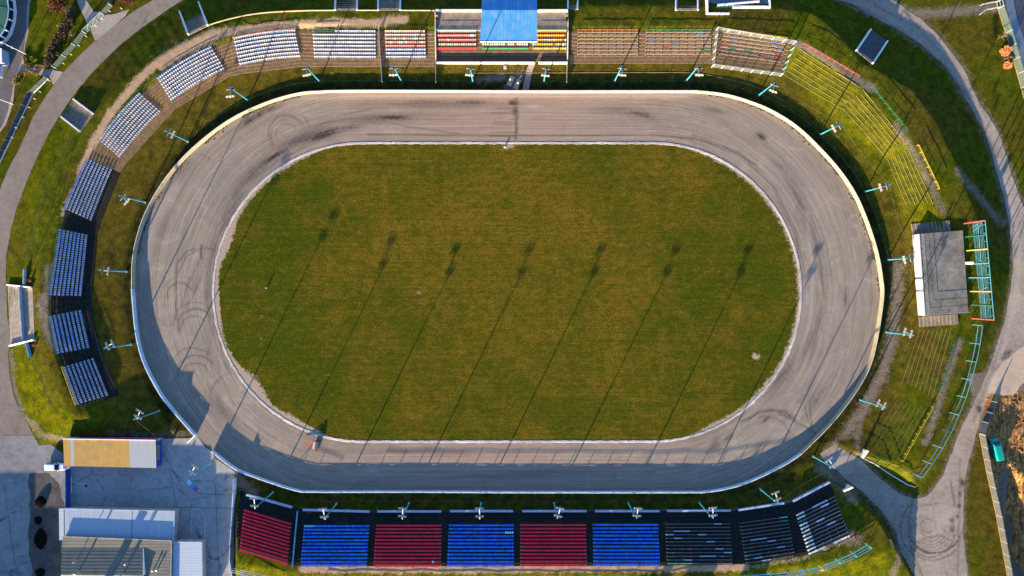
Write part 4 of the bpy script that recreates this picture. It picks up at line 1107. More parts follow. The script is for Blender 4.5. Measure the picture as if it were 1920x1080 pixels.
def build_poles():
    # shared parts
    mast = MB(); mast.tube([(0, 0, -.3), (0, 0, 1.2), (0, 0, 10.75)], [.17, .16, .10], 10)
    mast_me = mast.mesh('mast', M['pole_blue'], True)
    foot = MB(); foot.box((0, 0, .06), (.46, .46, .18)); foot_me = foot.mesh('base_block', M['conc_pale'])
    arm = MB(); arm.box((0, 0, .04), (1.9, .10, .08))
    for x in (-.62, 0, .62): arm.box((x, .10, .0), (.06, .22, .10))
    arm_me = arm.mesh('cross_arm', M['lamp_white'])
    h = MB()
    # floodlight: tapered housing opening toward +y and downwards
    h.add([(-.27, -.12, .15), (.27, -.12, .15), (.27, -.02, -.24), (-.27, -.02, -.24), (-.22, .16, .22), (.22, .16, .22), (.22, .26, -.06), (-.22, .26, -.06)],
          [(4, 5, 6, 7), (0, 1, 5, 4), (1, 2, 6, 5), (2, 3, 7, 6), (3, 0, 4, 7)])
    house_me = h.mesh('floodlight', M['lamp_white'])
    shaded_me = h.mesh('floodlight', M['lamp_shaded'])
    gl = MB(); gl.add([(-.25, -.122, .13), (.25, -.122, .13), (.25, -.026, -.225), (-.25, -.026, -.225)], [(3, 2, 1, 0)])
    glass_me = gl.mesh('glass', M['lamp_glass'])
    for b, o, i, where in POLES:
        bx = P(*b)
        e = empty('light_pole', bx)
        tag(e, f'tall blue floodlight pole {where}', 'light pole', 'floodlight poles round the track')
        put('base_block', foot_me, e); put('mast', mast_me, e)
        po = Vector((*W(o[0], o[1], 10.75), 10.75)) - Vector((bx[0], bx[1], bx[2])); pi = Vector((*W(i[0], i[1], 11.2), 11.2)) - Vector((bx[0], bx[1], bx[2]))
        po.z = 10.3; pi.z = 11.3
        bm_ = MB(); bm_.bar(po, pi, .17, .12); bm_.build('beam', M['lamp_white'], e)
        mid = po.lerp(pi, .45); br = MB(); br.bar((0, 0, 10.7), mid, .10, .10); br.build('bracket', M['pole_blue'], e)
        d = (pi - po); rz = math.atan2(d.y, d.x) - math.pi / 2
        # lamps look from the pole toward the track
        inward = Vector((-bx[0] * .35, -bx[1])) if abs(bx[0]) < 45 else Vector((-bx[0], -bx[1]))
        ax = Vector((math.cos(rz), math.sin(rz)))
        ly = Vector((-ax.y, ax.x))
        if ly.dot(inward) > 0: rz2 = rz + math.pi
        else: rz2 = rz
        for t, me in ((.30, shaded_me if bx[1] > 0 else house_me), (.96, house_me)):  # outer lamps on the northern poles get a dark paint for their shade
            p = po.lerp(pi, t)
            a = put('cross_arm', arm_me, e, tuple(p + Vector((0, 0, .06))), rz2)
            for x in (-.62, 0, .62):
                f = put('floodlight', me, a, (x, .12, .02)); f.rotation_euler = (0, 0, 0)
        POLE_TOP.append(Vector(bx) + Vector((0, 0, 10.7)))
    def cable(i, j, label):
        a, b = POLE_TOP[i] - Vector((0, 0, .4)), POLE_TOP[j] - Vector((0, 0, .4)); mb = MB()
        mb.tube([a.lerp(b, k / 14) - Vector((0, 0, 1.1 * (1 - (2 * k / 14 - 1) ** 2))) for k in range(15)], .012, 5)
        tag(mb.build('power_cable', M['conc']), label, 'cable', 'power cables between the light poles')
    cable(7, 8, 'thin cable from the cage pole to the next pole on the right bend')
    cable(8, 9, 'thin cable above the upper grass terraces')
    cable(9, 10, 'thin cable reaching the pole at the flat roofed building')
    cable(10, 11, 'thin cable passing the white wall of the flat roofed building')
    cable(11, 12, 'thin cable above the grey dirt path at the right')
    cable(13, 14, 'thin cable above the gravel track entrance')
    cable(22, 23, 'thin cable between the pit yard and the shaded grass')
# ------------------------------------------------------------------ buildings and other large things
def V3(px, py, z): return (*W(px, py, z), z)

def quad_slab(mb, c, t=.12, mi=0):
    """slab with top corners c (4 points, CCW) and thickness t"""
    vs = [tuple(p) for p in c] + [(p[0], p[1], p[2] - t) for p in c]
    mb.add(vs, [(0, 1, 2, 3), (7, 6, 5, 4), (0, 4, 5, 1), (1, 5, 6, 2), (2, 6, 7, 3), (3, 7, 4, 0)], mi)

def local(o, pts): return [tuple(Vector(p) - o) for p in pts]

def stairs(label, top, bot, n, walls=True, zt=None, zb=None, mat='conc', wall_h=.55, rail=None):
    """flight between a top edge and a bottom edge (pixel pairs)"""
    zt = zt if zt is not None else None
    A = P(*top[0]); B = P(*top[1]); C = P(*bot[0]); D = P(*bot[1])
    zt = zt if zt is not None else max(A[2], B[2]); zb = zb if zb is not None else min(C[2], D[2])
    e = empty('stairway', (A[0], A[1], 0)); o = Vector(e.location); o.z = 0
    mb = MB()
    for i in range(n):
        t0, t1 = i / n, (i + 1) / n; z = lerp(zt, zb, (i + .5) / n) + .10
        a, b = lerp2(A[:2], C[:2], t0), lerp2(B[:2], D[:2], t0); c, d = lerp2(A[:2], C[:2], t1 + .003 * (i % 2)), lerp2(B[:2], D[:2], t1 + .003 * (i % 2))
        mb.prism([(p[0] - o.x, p[1] - o.y) for p in (a, b, d, c)], z - .75, z)
    mb.build('steps', M[mat], e)
    if walls:
        for p, q in ((A, C), (B, D)):
            m = MB(); xy = [(p[0] - o.x, p[1] - o.y), (q[0] - o.x, q[1] - o.y)]
            m.wall(xy, [zt - 1.2, zb - .6], [zt + wall_h, zb + wall_h], .32); m.build('side_wall', M['white'], e)
    tag(e, label, 'stairway', 'stairways up the bank')
    return e

def mesh_mat(name, col, alpha):
    t = NT(name); t.fin(col, .7)
    p = t.pos(); n = t.noise(p, 1.5, 3)
    t.set(t.b.inputs['Alpha'], t.rng(n, .3, .7, alpha * .8, min(1, alpha * 1.2)))
    return t.m

def build_main_stand():
    o = V3(941, 70, 0); e = empty('grandstand', (o[0], o[1], 0)); o = Vector(e.location)
    tag(e, 'grandstand block with red green and yellow seats under a blue roof', 'grandstand')
    L, Rr = 818.5, 1062.5
    mb = MB()
    rows = [(111, 1.05), (101, 1.25), (93.7, 1.5), (85.8, 1.78), (77.5, 2.07), (69.2, 2.37), (61, 2.66)]
    ed = [115.5, 105.2, 97.6, 89.7, 81.6, 73.3, 65.1, 57.2]
    for (y, z), y0, y1 in zip(rows, ed[:-1], ed[1:]):
        a = V3(L, y0, z); b = V3(Rr, y0, z); c = V3(Rr, y1 - .4, z); d = V3(L, y1 - .4, z)
        mb.prism([(p[0] - o.x, p[1] - o.y) for p in (a, b, c, d)], -.1, z)
    mb.build('seat_deck', M['conc_top'], e)
    s = MB(); zz = 3.15
    s.prism([(p[0] - o.x, p[1] - o.y) for p in (V3(L, 57, zz), V3(Rr, 57, zz), V3(Rr, 20.5, zz), V3(L, 20.5, zz))], .2, zz)
    s.build('upper_slab', M['slab'], e)
    def wl(name, pts, z0, z1, t, m):
        b = MB(); b.wall([(W(p[0], p[1], zv)[0] - o.x, W(p[0], p[1], zv)[1] - o.y) for p, zv in zip(pts, z1)], z0, z1, t); return b.build(name, M[m], e)
    wl('front_wall', [(L - 1, 116.5), (1002, 116.5)], .1, [1.75, 1.75], .25, 'white')
    wl('front_wall', [(1010, 116.5), (Rr + 1, 116.5)], .1, [1.75, 1.75], .25, 'white')
    wl('back_wall', [(816.5, 18.5), (1064.5, 18.5)], 1.5, [4.0, 4.0], .3, 'white')
    wl('side_wall', [(817, 115), (816, 59), (815.8, 20)], .1, [1.5, 3.5, 4.0], .25, 'conc_pale')
    wl('side_wall', [(1064, 115), (1065, 59), (1065.3, 20)], .1, [1.5, 3.5, 4.0], .25, 'conc_pale')
    for a, b in ((818.5, 893), (1006, 1062)):
        r = MB(); n = int((b - a) / 14)
        for i in range(n + 1):
            x = lerp(a, b, i / n); p = Vector(V3(x, 58, 3.15)) - o; r.bar(p, p + Vector((0, 0, 1.0)), .05)
            if i: 
                q = Vector(V3(lerp(a, b, (i - 1) / n), 58, 3.15)) - o
                for h in (.5, 1.0): r.bar(p + Vector((0, 0, h)), q + Vector((0, 0, h)), .05)
        r.build('railing', M['cyan'], e)
    # canopy
    tr = ribbed('canopy_blue_sheet', (.05, .24, .48), 'x', .45, .45, .2, dirt=(.20, .32, .42), streak=.35)
    c = MB(); a, b = V3(900, 77.5, 6.9), V3(1008, 77.5, 6.9); d, f = V3(903, 19, 7.45), V3(1007, 19, 7.45); g, h = V3(905, -45, 5.6), V3(1006, -45, 5.6)
    L_ = lambda p: tuple(Vector(p) - o)
    quad_slab(c, [L_(a), L_(b), L_(f), L_(d)], .10)
    quad_slab(c, [L_(d), L_(f), L_(h), L_(g)], .10)
    rf = c.build('canopy', tr, e)
    ed_ = MB(); ed_.bar(Vector(L_(a)) + Vector((0, -.06, -.06)), Vector(L_(b)) + Vector((0, -.06, -.06)), .14, .26); ed_.build('gutter', M['white'], rf)
    for x in (905, 938, 972, 1003):
        k = MB(); p = Vector(V3(x, 30, 3.1)) - o; k.bar(p, (p.x, p.y, 7.2), .22); k.build('column', M['steel'], e)
        k = MB(); q = Vector(V3(x, 76, 6.75)) - o; k.bar((p.x, p.y, 6.6), q, .16, .25); k.bar((p.x, p.y, 5.2), lerp2((p.x, p.y, 6.6), tuple(q), .55), .10); k.build('roof_truss', M['steel'], e)
    # seats: each row a thing, standing on the deck
    grp = 'rows of seats in the roofed stand'
    deck = {0: 1.5, 1: 1.78, 2: 2.07, 3: 2.37, 4: 2.66}; ys = [93.7, 85.8, 77.5, 69.2, 61]
    def srow(i, x0, x1, k, fn, label):
        z = deck[i]; a = Vector(V3(x0, ys[i] - .5, z)); b = Vector(V3(x1, ys[i] - .5, z))
        r = empty('seat_row', tuple((a + b) / 2), math.pi); tag(r, label, 'seat row', grp); Lr = (b - a).length
        m = MB(); m.bar((-Lr / 2, 0, .36), (Lr / 2, 0, .36), .06)
        for q in (-.45, -.15, .15, .45): m.box((Lr * q, 0, .17), (.05, .05, .36))
        m.build('support_beam', M['steel'], r)
        for j in range(k):
            col = fn(j)
            if col: put('seat', seat_mesh(col), r, (Lr / 2 - Lr * (j + .5) / k, 0, 0))
    w = ['first', 'second', 'third', 'fourth', 'fifth']
    redf = [lambda j: 'red', lambda j: 'rose' if j % 3 else 'pink', lambda j: 'mint' if j == 4 else 'palered', lambda j: 'cyan' if j in (15, 16) else 'pink', lambda j: 'rose']
    redn = ['bright red', 'faded pink', 'faded red', 'faded pink', 'palest pink']
    for i in range(5): srow(i, 820.5 + (1.5 if i in (1, 2) else 0), 893, 18 if i in (0, 3, 4) else 17, redf[i], f'{w[i]} row from the track of {redn[i]} seats in the roofed stand')
    grf = [lambda j: 'green', lambda j: 'red' if j in (10, 14) else 'mint', lambda j: ('red' if j < 4 or 6 <= j < 10 else 'mint' if j in (4, 5, 12, 14) else 'green'), lambda j: 'green', lambda j: 'mint']
    grn = ['dark green', 'pale green', 'mixed red and green', 'green', 'pale green']
    for i in range(3): srow(i, 904, 990, 20, grf[i], f'{w[i]} row from the track of {grn[i]} seats under the blue roof edge')
    ylf = [lambda j: 'cream' if j % 4 else 'yellow', lambda j: 'mint' if j in (0, 11) else 'red' if j == 9 else 'white' if j == 13 else 'yellow', lambda j: 'mint' if j in (1, 7, 9, 14) else 'sky' if j == 5 else 'pink' if j == 4 else 'yellow', lambda j: 'pink' if j == 8 else 'yellow', lambda j: 'cream' if j == 3 else 'yellow']
    for i in range(5): srow(i, 998, 1061.5, 15, ylf[i], f'{w[i]} row from the track of yellow seats right of the blue roof')
    for x, lab in ((819.5, 'dark loudspeaker box with a yellow top at the left wall of the roofed stand'), (1062, 'dark loudspeaker box with a yellow top at the right wall of the roofed stand')):
        q = V3(x, 38, 3.15); r = empty('loudspeaker', q); m = MB(); m.box((0, 0, .9), (.45, 1.0, .6)); m.bar((0, 0, 0), (0, 0, .6), .08); m.build('cabinet', M['black'], r)
        m = MB(); m.box((0, .55, 1.0), (.5, .25, .5)); m.build('horn', M['yellow'], r); tag(r, lab, 'loudspeaker', 'loudspeakers of the roofed stand')

def build_judges():
    z = 3.4; o = V3(1768, 515, 0); e = empty('flat_roofed_building', (o[0], o[1], 0)); o = Vector(e.location); o.z = 0
    tag(e, 'flat roofed grey building with a white front wall facing the right bend', 'building')
    c = [V3(1724, 439, z), V3(1805, 432.5, z), V3(1815.5, 586, z), V3(1735, 592, z)]
    xy = [(p[0] - o.x, p[1] - o.y) for p in c]
    b = MB(); b.prism(xy, .2, z - .2); b.build('wall', M['conc_pale'], e)
    rmat = mat_asphalt('roof_felt', (.105, .098, .082), (.255, .238, .205), scale=.6, streak=(.5, .5, 1))
    r = MB(); r.prism([(x * 1.012, y * 1.006) for x, y in xy], z - .2, z); r.build('roof', rmat, e)
    a, d = Vector((*xy[0], 0)), Vector((*xy[3], 0))
    wdir = (d - a).normalized(); n = Vector((wdir.y, -wdir.x, 0))
    if n.x > 0: n = -n
    f = MB(); f.wall([(a.x + n.x * .12, a.y + n.y * .12), (d.x + n.x * .12, d.y + n.y * .12)], .3, z + .10, .2); fw = f.build('front_wall', plain('front_wall_paint', (.50, .47, .42), .8, .2, .8, dirt=(.33, .30, .25)), e)
    rl = MB(); ring = [xy[0], xy[3], xy[2]]
    pts = []
    for p, q, k in ((ring[0], ring[1], 7), (ring[1], ring[2], 4)):
        for i in range(k + 1):
            if pts and i == 0: continue
            pts.append(lerp2(p, q, i / k))
    pts = [(x * .965, y * .985) for x, y in pts]
    for i, p in enumerate(pts):
        rl.bar((p[0], p[1], z), (p[0], p[1], z + 1.1), .045)
        if i:
            for h in (.35, .7, 1.1): rl.bar((p[0], p[1], z + h), (pts[i - 1][0], pts[i - 1][1], z + h), .05 if h > 1 else .025)
    rl.build('roof_railing', M['steel'], e)
    for lab, t0, t1, b0, b1 in (('stepped concrete terrace against the north end of the flat roofed building', (1779, 413), (1782, 434), (1708, 420), (1711, 441)), ('stepped concrete terrace against the south end of the flat roofed building', (1794, 589), (1796, 608), (1722, 594), (1724, 613))):
        st = stairs(lab, (t0, t1), (b0, b1), 10, walls=False, mat='conc', zt=3.0, zb=1.15)

def build_canopy():
    o = V3(206, 848, 0); e = empty('canopy_building', (o[0], o[1], 0)); o = Vector(e.location)
    tag(e, 'long open shed with an ochre sheet roof and a magenta board at the pits', 'shed')
    zN, zS = 2.95, 2.75
    tl, trr, br, bl = V3(118.3, 823, zN), V3(291.8, 825.6, zN), V3(293, 877.6, zS), V3(120.4, 873.8, zS)
    och = ribbed('ochre_roof_sheet', (.36, .222, .052), 'x', .28, .6, .3, dirt=(.17, .13, .07), streak=.5)
    gry = ribbed('grey_roof_sheet', (.27, .295, .305), 'x', .28, .5, .15, dirt=(.30, .27, .25), streak=.3)
    def strip(name, f0, f1, mat):
        m = MB(); quad_slab(m, [tuple(Vector(lerp2(tl, trr, f0)) - o), tuple(Vector(lerp2(bl, br, f0)) - o), tuple(Vector(lerp2(bl, br, f1)) - o), tuple(Vector(lerp2(tl, trr, f1)) - o)], .08)
        return m.build(name, mat, e)
    strip('roof_sheet', 0, .075, och)['label'] = 'ochre roof sheets at the left end'
    strip('roof_sheet', .0755, .112, gry)['label'] = 'narrow grey translucent strip'
    strip('roof_sheet', .1125, .712, och)['label'] = 'long ochre roof sheets'
    strip('roof_sheet', .7125, 1, gry)['label'] = 'grey roof sheets at the right end'
    N0, N1 = Vector(tl) - o, Vector(trr) - o; S0, S1 = Vector(bl) - o, Vector(br) - o
    f = MB(); f.bar(N0 + Vector((0, .05, .03)), N1 + Vector((0, .05, .03)), .16, .3); f.build('fascia', M['white'], e)
    w = MB(); w.wall([(N0.x, N0.y - .15), (N1.x, N1.y - .15)], 0, 2.7, .12); w.build('back_wall', M['conc_pale'], e)
    mg = plain('magenta_board', (.36, .015, .16), .5, .25, 1.5, dirt=(.55, .25, .38))
    s = MB(); p, q = N0.lerp(N1, .12), N0.lerp(N1, .985); s.wall([(p.x, p.y + .02), (q.x, q.y + .02)], 1.0, 2.6, .10); s.build('sign_board', mg, e)['label'] = 'magenta board along the back'
    s = MB(); p, q = N0.lerp(N1, .0), N0.lerp(N1, .118); s.wall([(p.x, p.y + .02), (q.x, q.y + .02)], .8, 2.6, .10); s.build('sign_board', M['board_blue'], e)['label'] = 'pale blue board at the left end'
    nv = plain('navy_wall', (.012, .06, .26), .5, .2, 1.0)
    w = MB(); p, q = N1 + Vector((-.12, -.3, 0)), S1 + Vector((-.12, .1, 0)); w.wall([(p.x, p.y), (lerp(p.x, q.x, .18), lerp(p.y, q.y, .18))], 0, 2.75, .12); w.wall([(lerp(p.x, q.x, .78), lerp(p.y, q.y, .78)), (q.x, q.y)], 0, 2.6, .12); w.wall([(lerp(p.x, q.x, .18), lerp(p.y, q.y, .18)), (lerp(p.x, q.x, .78), lerp(p.y, q.y, .78))], 0, 1.1, .10); w.build('end_wall', nv, e)
    w = MB(); p, q = N0 + Vector((.12, -.3, 0)), S0 + Vector((.12, .1, 0)); w.wall([(p.x, p.y), (q.x, q.y)], 0, 2.65, .12); w.build('end_wall', nv, e)
    for k in range(7):
        p = S0.lerp(S1, k / 6 * .985 + .008) + Vector((0, .25, 0)); m = MB(); m.bar((p.x, p.y, 0), (p.x, p.y, 2.62), .14); m.build('post', M['steel'], e)
    # navy gate wall between the sheds
    e2 = empty('gate_wall', V3(131, 912, 0)); o2 = Vector(e2.location); m = MB(); a, b = Vector(V3(131.5, 878, 0)) - o2, Vector(V3(132, 953, 0)) - o2
    m.wall([(a.x, a.y), (b.x, b.y)], 0, 1.75, .14); m.build('panel', nv, e2)
    m = MB(); m.wall([(a.x + .35, lerp(a.y, b.y, .22)), (a.x + .35, lerp(a.y, b.y, .62))], .05, .2, .08); m.build('rail', M['white'], e2)
    for t in (.02, .35, .68, .98): p = a.lerp(b, t); m = MB(); m.bar((p.x - .12, p.y, 0), (p.x - .12, p.y, 1.85), .12); m.build('post', nv, e2)
    tag(e2, 'dark navy gate wall closing the pit yard between the two sheds', 'gate wall')

def build_workshop():
    o = V3(220, 1015, 0); e = empty('workshop_building', (o[0], o[1], 0)); o = Vector(e.location)
    tag(e, 'pit workshop with a white corrugated roof in front and a dark roof behind', 'workshop')
    wh = ribbed('white_corrugated_sheet', (.29, .35, .40), 'x', .3, .5, .18, dirt=(.33, .31, .28), streak=.3)
    wy = ribbed('white_corrugated_annex', (.33, .39, .44), 'y', .36, .5, .15, dirt=(.36, .36, .36), streak=.3)
    dk = ribbed('dark_roof_felt', (.16, .150, .115), 'y', .75, .85, .25, dirt=(.09, .085, .07), streak=.4)
    lp = lambda x, y, z: tuple(Vector(V3(x, y, z)) - o)
    wl = lambda pts, h, name, mat='conc_pale': None
    def body(pts, h, name='wall', mat='conc_pale'):
        m = MB(); m.prism([lp(x, y, h)[:2] for x, y in pts], 0, [h - .12] * len(pts)); return m.build(name, M[mat], e)
    body([(122, 956), (326, 961), (322, 1012), (122, 1006)], 2.6)
    m = MB(); quad_slab(m, [lp(121, 954, 2.75), lp(121.5, 1007, 2.85), lp(246, 1011, 2.85), lp(247.3, 957, 2.75)], .08); m.build('roof', wh, e)['label'] = 'left white corrugated roof'
    m = MB(); quad_slab(m, [lp(248.6, 957, 2.74), lp(247.3, 1011, 2.84), lp(324, 1013.5, 2.84), lp(326, 960, 2.74)], .08); m.build('roof', wh, e)['label'] = 'right white corrugated roof'
    m = MB(); m.bar(lp(120, 953.3, 2.82), lp(328.3, 958.6, 2.82), .18, .25); m.bar(lp(327.6, 959.5, 2.82), lp(324.5, 1014, 2.92), .22, .25); m.build('fascia', M['board_blue'], e)
    m = MB(); quad_slab(m, [lp(110.4, 953.5, 2.6), lp(111.2, 1013, 2.6), lp(119.6, 1012.5, 2.6), lp(119.6, 953.5, 2.6)], .08); m.build('lean_to_roof', wy, e)
    m = MB(); m.prism([lp(x, y, 2.5)[:2] for x, y in ((112, 956), (119.5, 956), (119.5, 1010), (112, 1010))], 0, 2.5); m.build('lean_to_wall', M['conc_pale'], e)
    # dark roof: left part climbs to the south more steeply than the right part
    body([(119, 1009), (319, 1016), (318, 1150), (116, 1145)], 3.3)
    zl = lambda y: 3.45 + max(0, y - 1027) / S * .145; zr = lambda y: 3.45 + max(0, y - 1027) / S * .02
    m = MB()
    quad_slab(m, [lp(117.4, 1006.5, 3.45), lp(116.5, 1027, 3.45), lp(268, 1027, 3.45), lp(268.3, 1011.5, 3.45)], .15)
    quad_slab(m, [lp(116.5, 1027, 3.45), lp(114, 1077.5, zl(1077.5)), lp(268, 1079, zl(1079)), lp(268, 1027, 3.45)], .15)
    m.build('dark_roof', dk, e)['label'] = 'left dark roof slope'
    m = MB(); quad_slab(m, [lp(268.4, 1011.5, 3.44), lp(268.1, 1027, 3.44), lp(320.5, 1030, 3.44), lp(321, 1014.5, 3.44)], .15)
    quad_slab(m, [lp(268.1, 1027, 3.44), lp(268, 1130, zr(1130)), lp(319.5, 1132, zr(1132)), lp(320.5, 1030, 3.44)], .15)
    m.build('dark_roof', dk, e)['label'] = 'right dark roof with the shaded step'
    m = MB(); a, b = lp(268.2, 1027, 3.45), lp(268.0, 1079, zl(1079)); m.wall([(a[0] + .08, a[1]), (b[0] + .08, b[1])], 3.2, [a[2] + .02, b[2] + .08], .12); m.build('gable_wall', M['white'], e)
    m = MB(); m.bar(lp(117, 1005.9, 3.5), lp(321.5, 1014, 3.5), .16, .2); m.bar(lp(321.6, 1014.5, 3.5), lp(320.2, 1132, 3.5), .14, .2); m.build('gutter', M['conc_pale'], e)
    m = MB(); quad_slab(m, [lp(114, 1078, 4.3), lp(113, 1120, 3.8), lp(268, 1122, 3.8), lp(268, 1079.5, 4.3)], .15); m.build('back_roof', och_mat(), e)
    body([(325, 1019), (376, 1019), (377, 1150), (324, 1150)], 2.75)
    m = MB(); quad_slab(m, [lp(323.5, 1017, 2.95), lp(322.5, 1140, 3.0), lp(379, 1140, 2.9), lp(377, 1017, 2.9)], .08); m.build('annex_roof', wy, e)
    m = MB(); m.bar(lp(324, 1016.3, 2.96), lp(378, 1016.3, 2.96), .18, .2); m.bar(lp(378.4, 1016.5, 2.96), lp(380, 1140, 2.96), .22, .2); m.build('annex_fascia', M['board_blue'], e)
    for x, y, h, r in ((148, 1071, 1.5, .22), (144, 1050.5, 1.1, .10), (239, 1054.7, 1.0, .14), (232, 1074.5, 1.4, .22), (288, 1068, .55, .16), (295.5, 1067, .5, .16)):
        z = zl(y) if x < 268 else zr(y); k = MB(); p = Vector(lp(x, y, z)); k.tube([p - Vector((0, 0, .1)), p + Vector((0, 0, h))], r, 10); k.tube([p + Vector((0, 0, h + .02)), p + Vector((0, 0, h + .14)), p + Vector((0, 0, h + .26))], [r * 1.6, r * 1.6, r * .3], 10); k.build('roof_vent', M['steel'], e, smooth=False)
    k = MB(); p = Vector(lp(196, 1100, 4)); k.box((p.x, p.y, 4.8), (1.3, 1.3, 2.6)); k.box((p.x, p.y, 6.14), (1.5, 1.5, .15)); k.build('chimney', plain('chimney_brick', (.25, .12, .08), .9), e)
    # neighbouring hall to the south-west (its shadow lies over the forecourt)
    hb = empty('neighbouring_hall', V3(-120, 1180, 0)); oh = Vector(hb.location)
    def blk(name, x0, x1, y0, y1, h, mt):
        q = [W(x, y, 0) for x, y in ((x0, y1), (x1, y1), (x1, y0), (x0, y0))]
        m = MB(); m.prism([(a - oh.x, b - oh.y) for a, b in q], 0, h); return m.build(name, mt, hb)
    blk('main_block', -420, -50, 1122, 1300, 5.8, M['conc_pale']); blk('shade_block', -49.5, 45, 1128, 1300, 4.5, M['conc_pale'])  # lower block is an unseen stand-in for trees shading the forecourt
    blk('roof', -423, -48, 1119, 1303, 5.82, M['steel']); hb.children[-1].location.z = .12
    tag(hb, 'plain hall beyond the lower left corner shading the forecourt', 'hall')

def och_mat(): return plain('tan_sheet', (.42, .33, .20), .7, .2)

def build_round():
    o = V3(-40, 10, 0); e = empty('round_pavilion', (o[0], o[1], 0)); o = Vector(e.location)
    tag(e, 'green roofed round building with a white rim in the upper left corner', 'building')
    out = [(14, -60), (21, -28), (27.5, 4), (29.5, 22), (27.5, 42), (21.5, 62), (14, 74), (2, 84), (-25, 96), (-70, 98), (-110, 70), (-125, 10), (-100, -60), (-40, -90)]
    z = 2.15
    xy = [tuple((Vector(V3(x, y, .2)) - o)[:2]) for x, y in out]
    gl = plain('dark_glazing', (.012, .018, .022), .15, .2, 2)
    m = MB(); m.prism([(x * .99, y * .99) for x, y in xy], 0, 1.9); m.build('glazing', gl, e)
    m = MB(); m.wall(xy, 0, .75, .3, closed=True); m.build('plinth', M['white'], e)
    for x, y in xy: k = MB(); k.box((x, y, 1.02), (.28, .28, 1.9), math.atan2(y, x)); k.build('column', M['white'], e)
    t = NT('green_roof_membrane'); p = t.pos(); f = t.noise(p, .5, 4); t.fin(t.ramp(f, [(.3, (.02, .085, .055)), (.7, (.05, .125, .075))]), .6)
    n = len(xy); r = MB(); c = (0, 0, 3.4)
    for i in range(n):
        a, b = xy[i], xy[(i + 1) % n]; s = .965
        r.add([(a[0] * s, a[1] * s, z + (.06 if i % 2 else 0)), (b[0] * s, b[1] * s, z + (.06 if i % 2 else 0)), c], [(0, 1, 2)])
    r.build('roof', t.m, e)
    k = MB(); k.wall([(x * .97, y * .97) for x, y in xy], 1.92, 2.2, .2, closed=True); k.build('fascia', M['board_blue'], e)
    # small kiosk with an upright sign beside it
    e = empty('kiosk', V3(-12, 106, 0)); o = Vector(e.location); m = MB()
    m.prism([tuple((Vector(V3(x, y, 2.4)) - o)[:2]) for x, y in ((-40, 92), (3, 92), (4, 117), (-40, 119))], 0, 2.4); m.build('wall', M['board_blue'], e)
    w = MB(); p = Vector(V3(5.5, 104, 1.4)) - o; w.box((p.x - .1, p.y, 1.4), (.10, 2.0, 1.1)); w.build('window', gl, e)
    m = MB(); m.prism([tuple((Vector(V3(x, y, 2.6)) - o)[:2]) for x, y in ((-42, 90.5), (2.5, 90.5), (3.5, 118.5), (-42, 120))], 2.42, 2.6); m.build('roof', M['white'], e); tag(e, 'pale blue kiosk at the left edge below the green roofed building', 'kiosk')
    e = empty('sign_panel', V3(7.4, 133, 0)); m = MB(); m.box((0, 0, 1.25), (.12, 3.7, 1.5)); m.build('board', M['white'], e)
    m = MB(); m.box((-.0, -1.7, .3), (.1, .1, .7)); m.box((0, 1.7, .3), (.1, .1, .7)); m.build('leg', M['steel'], e)
    cu = bpy.data.curves.new('lettering', 'FONT'); cu.body = 'PRIMERA'; cu.size = .62; cu.align_x = 'CENTER'; cu.align_y = 'CENTER'; cu.extrude = .004
    t_ = bpy.data.objects.new('lettering', cu); COL.objects.link(t_); t_.location = (.068, 0, 1.2); t_.rotation_euler = (math.pi / 2, 0, math.pi / 2)
    dg = bpy.context.evaluated_depsgraph_get(); me = bpy.data.meshes.new_from_object(t_.evaluated_get(dg)); mw = t_.matrix_basis.copy()
    bpy.data.objects.remove(t_); me.materials.clear(); me.materials.append(M['bluepaint']); q = put('lettering', me, e); q.matrix_local = mw
    tag(e, 'white advertising panel with dark lettering at the left edge', 'sign')

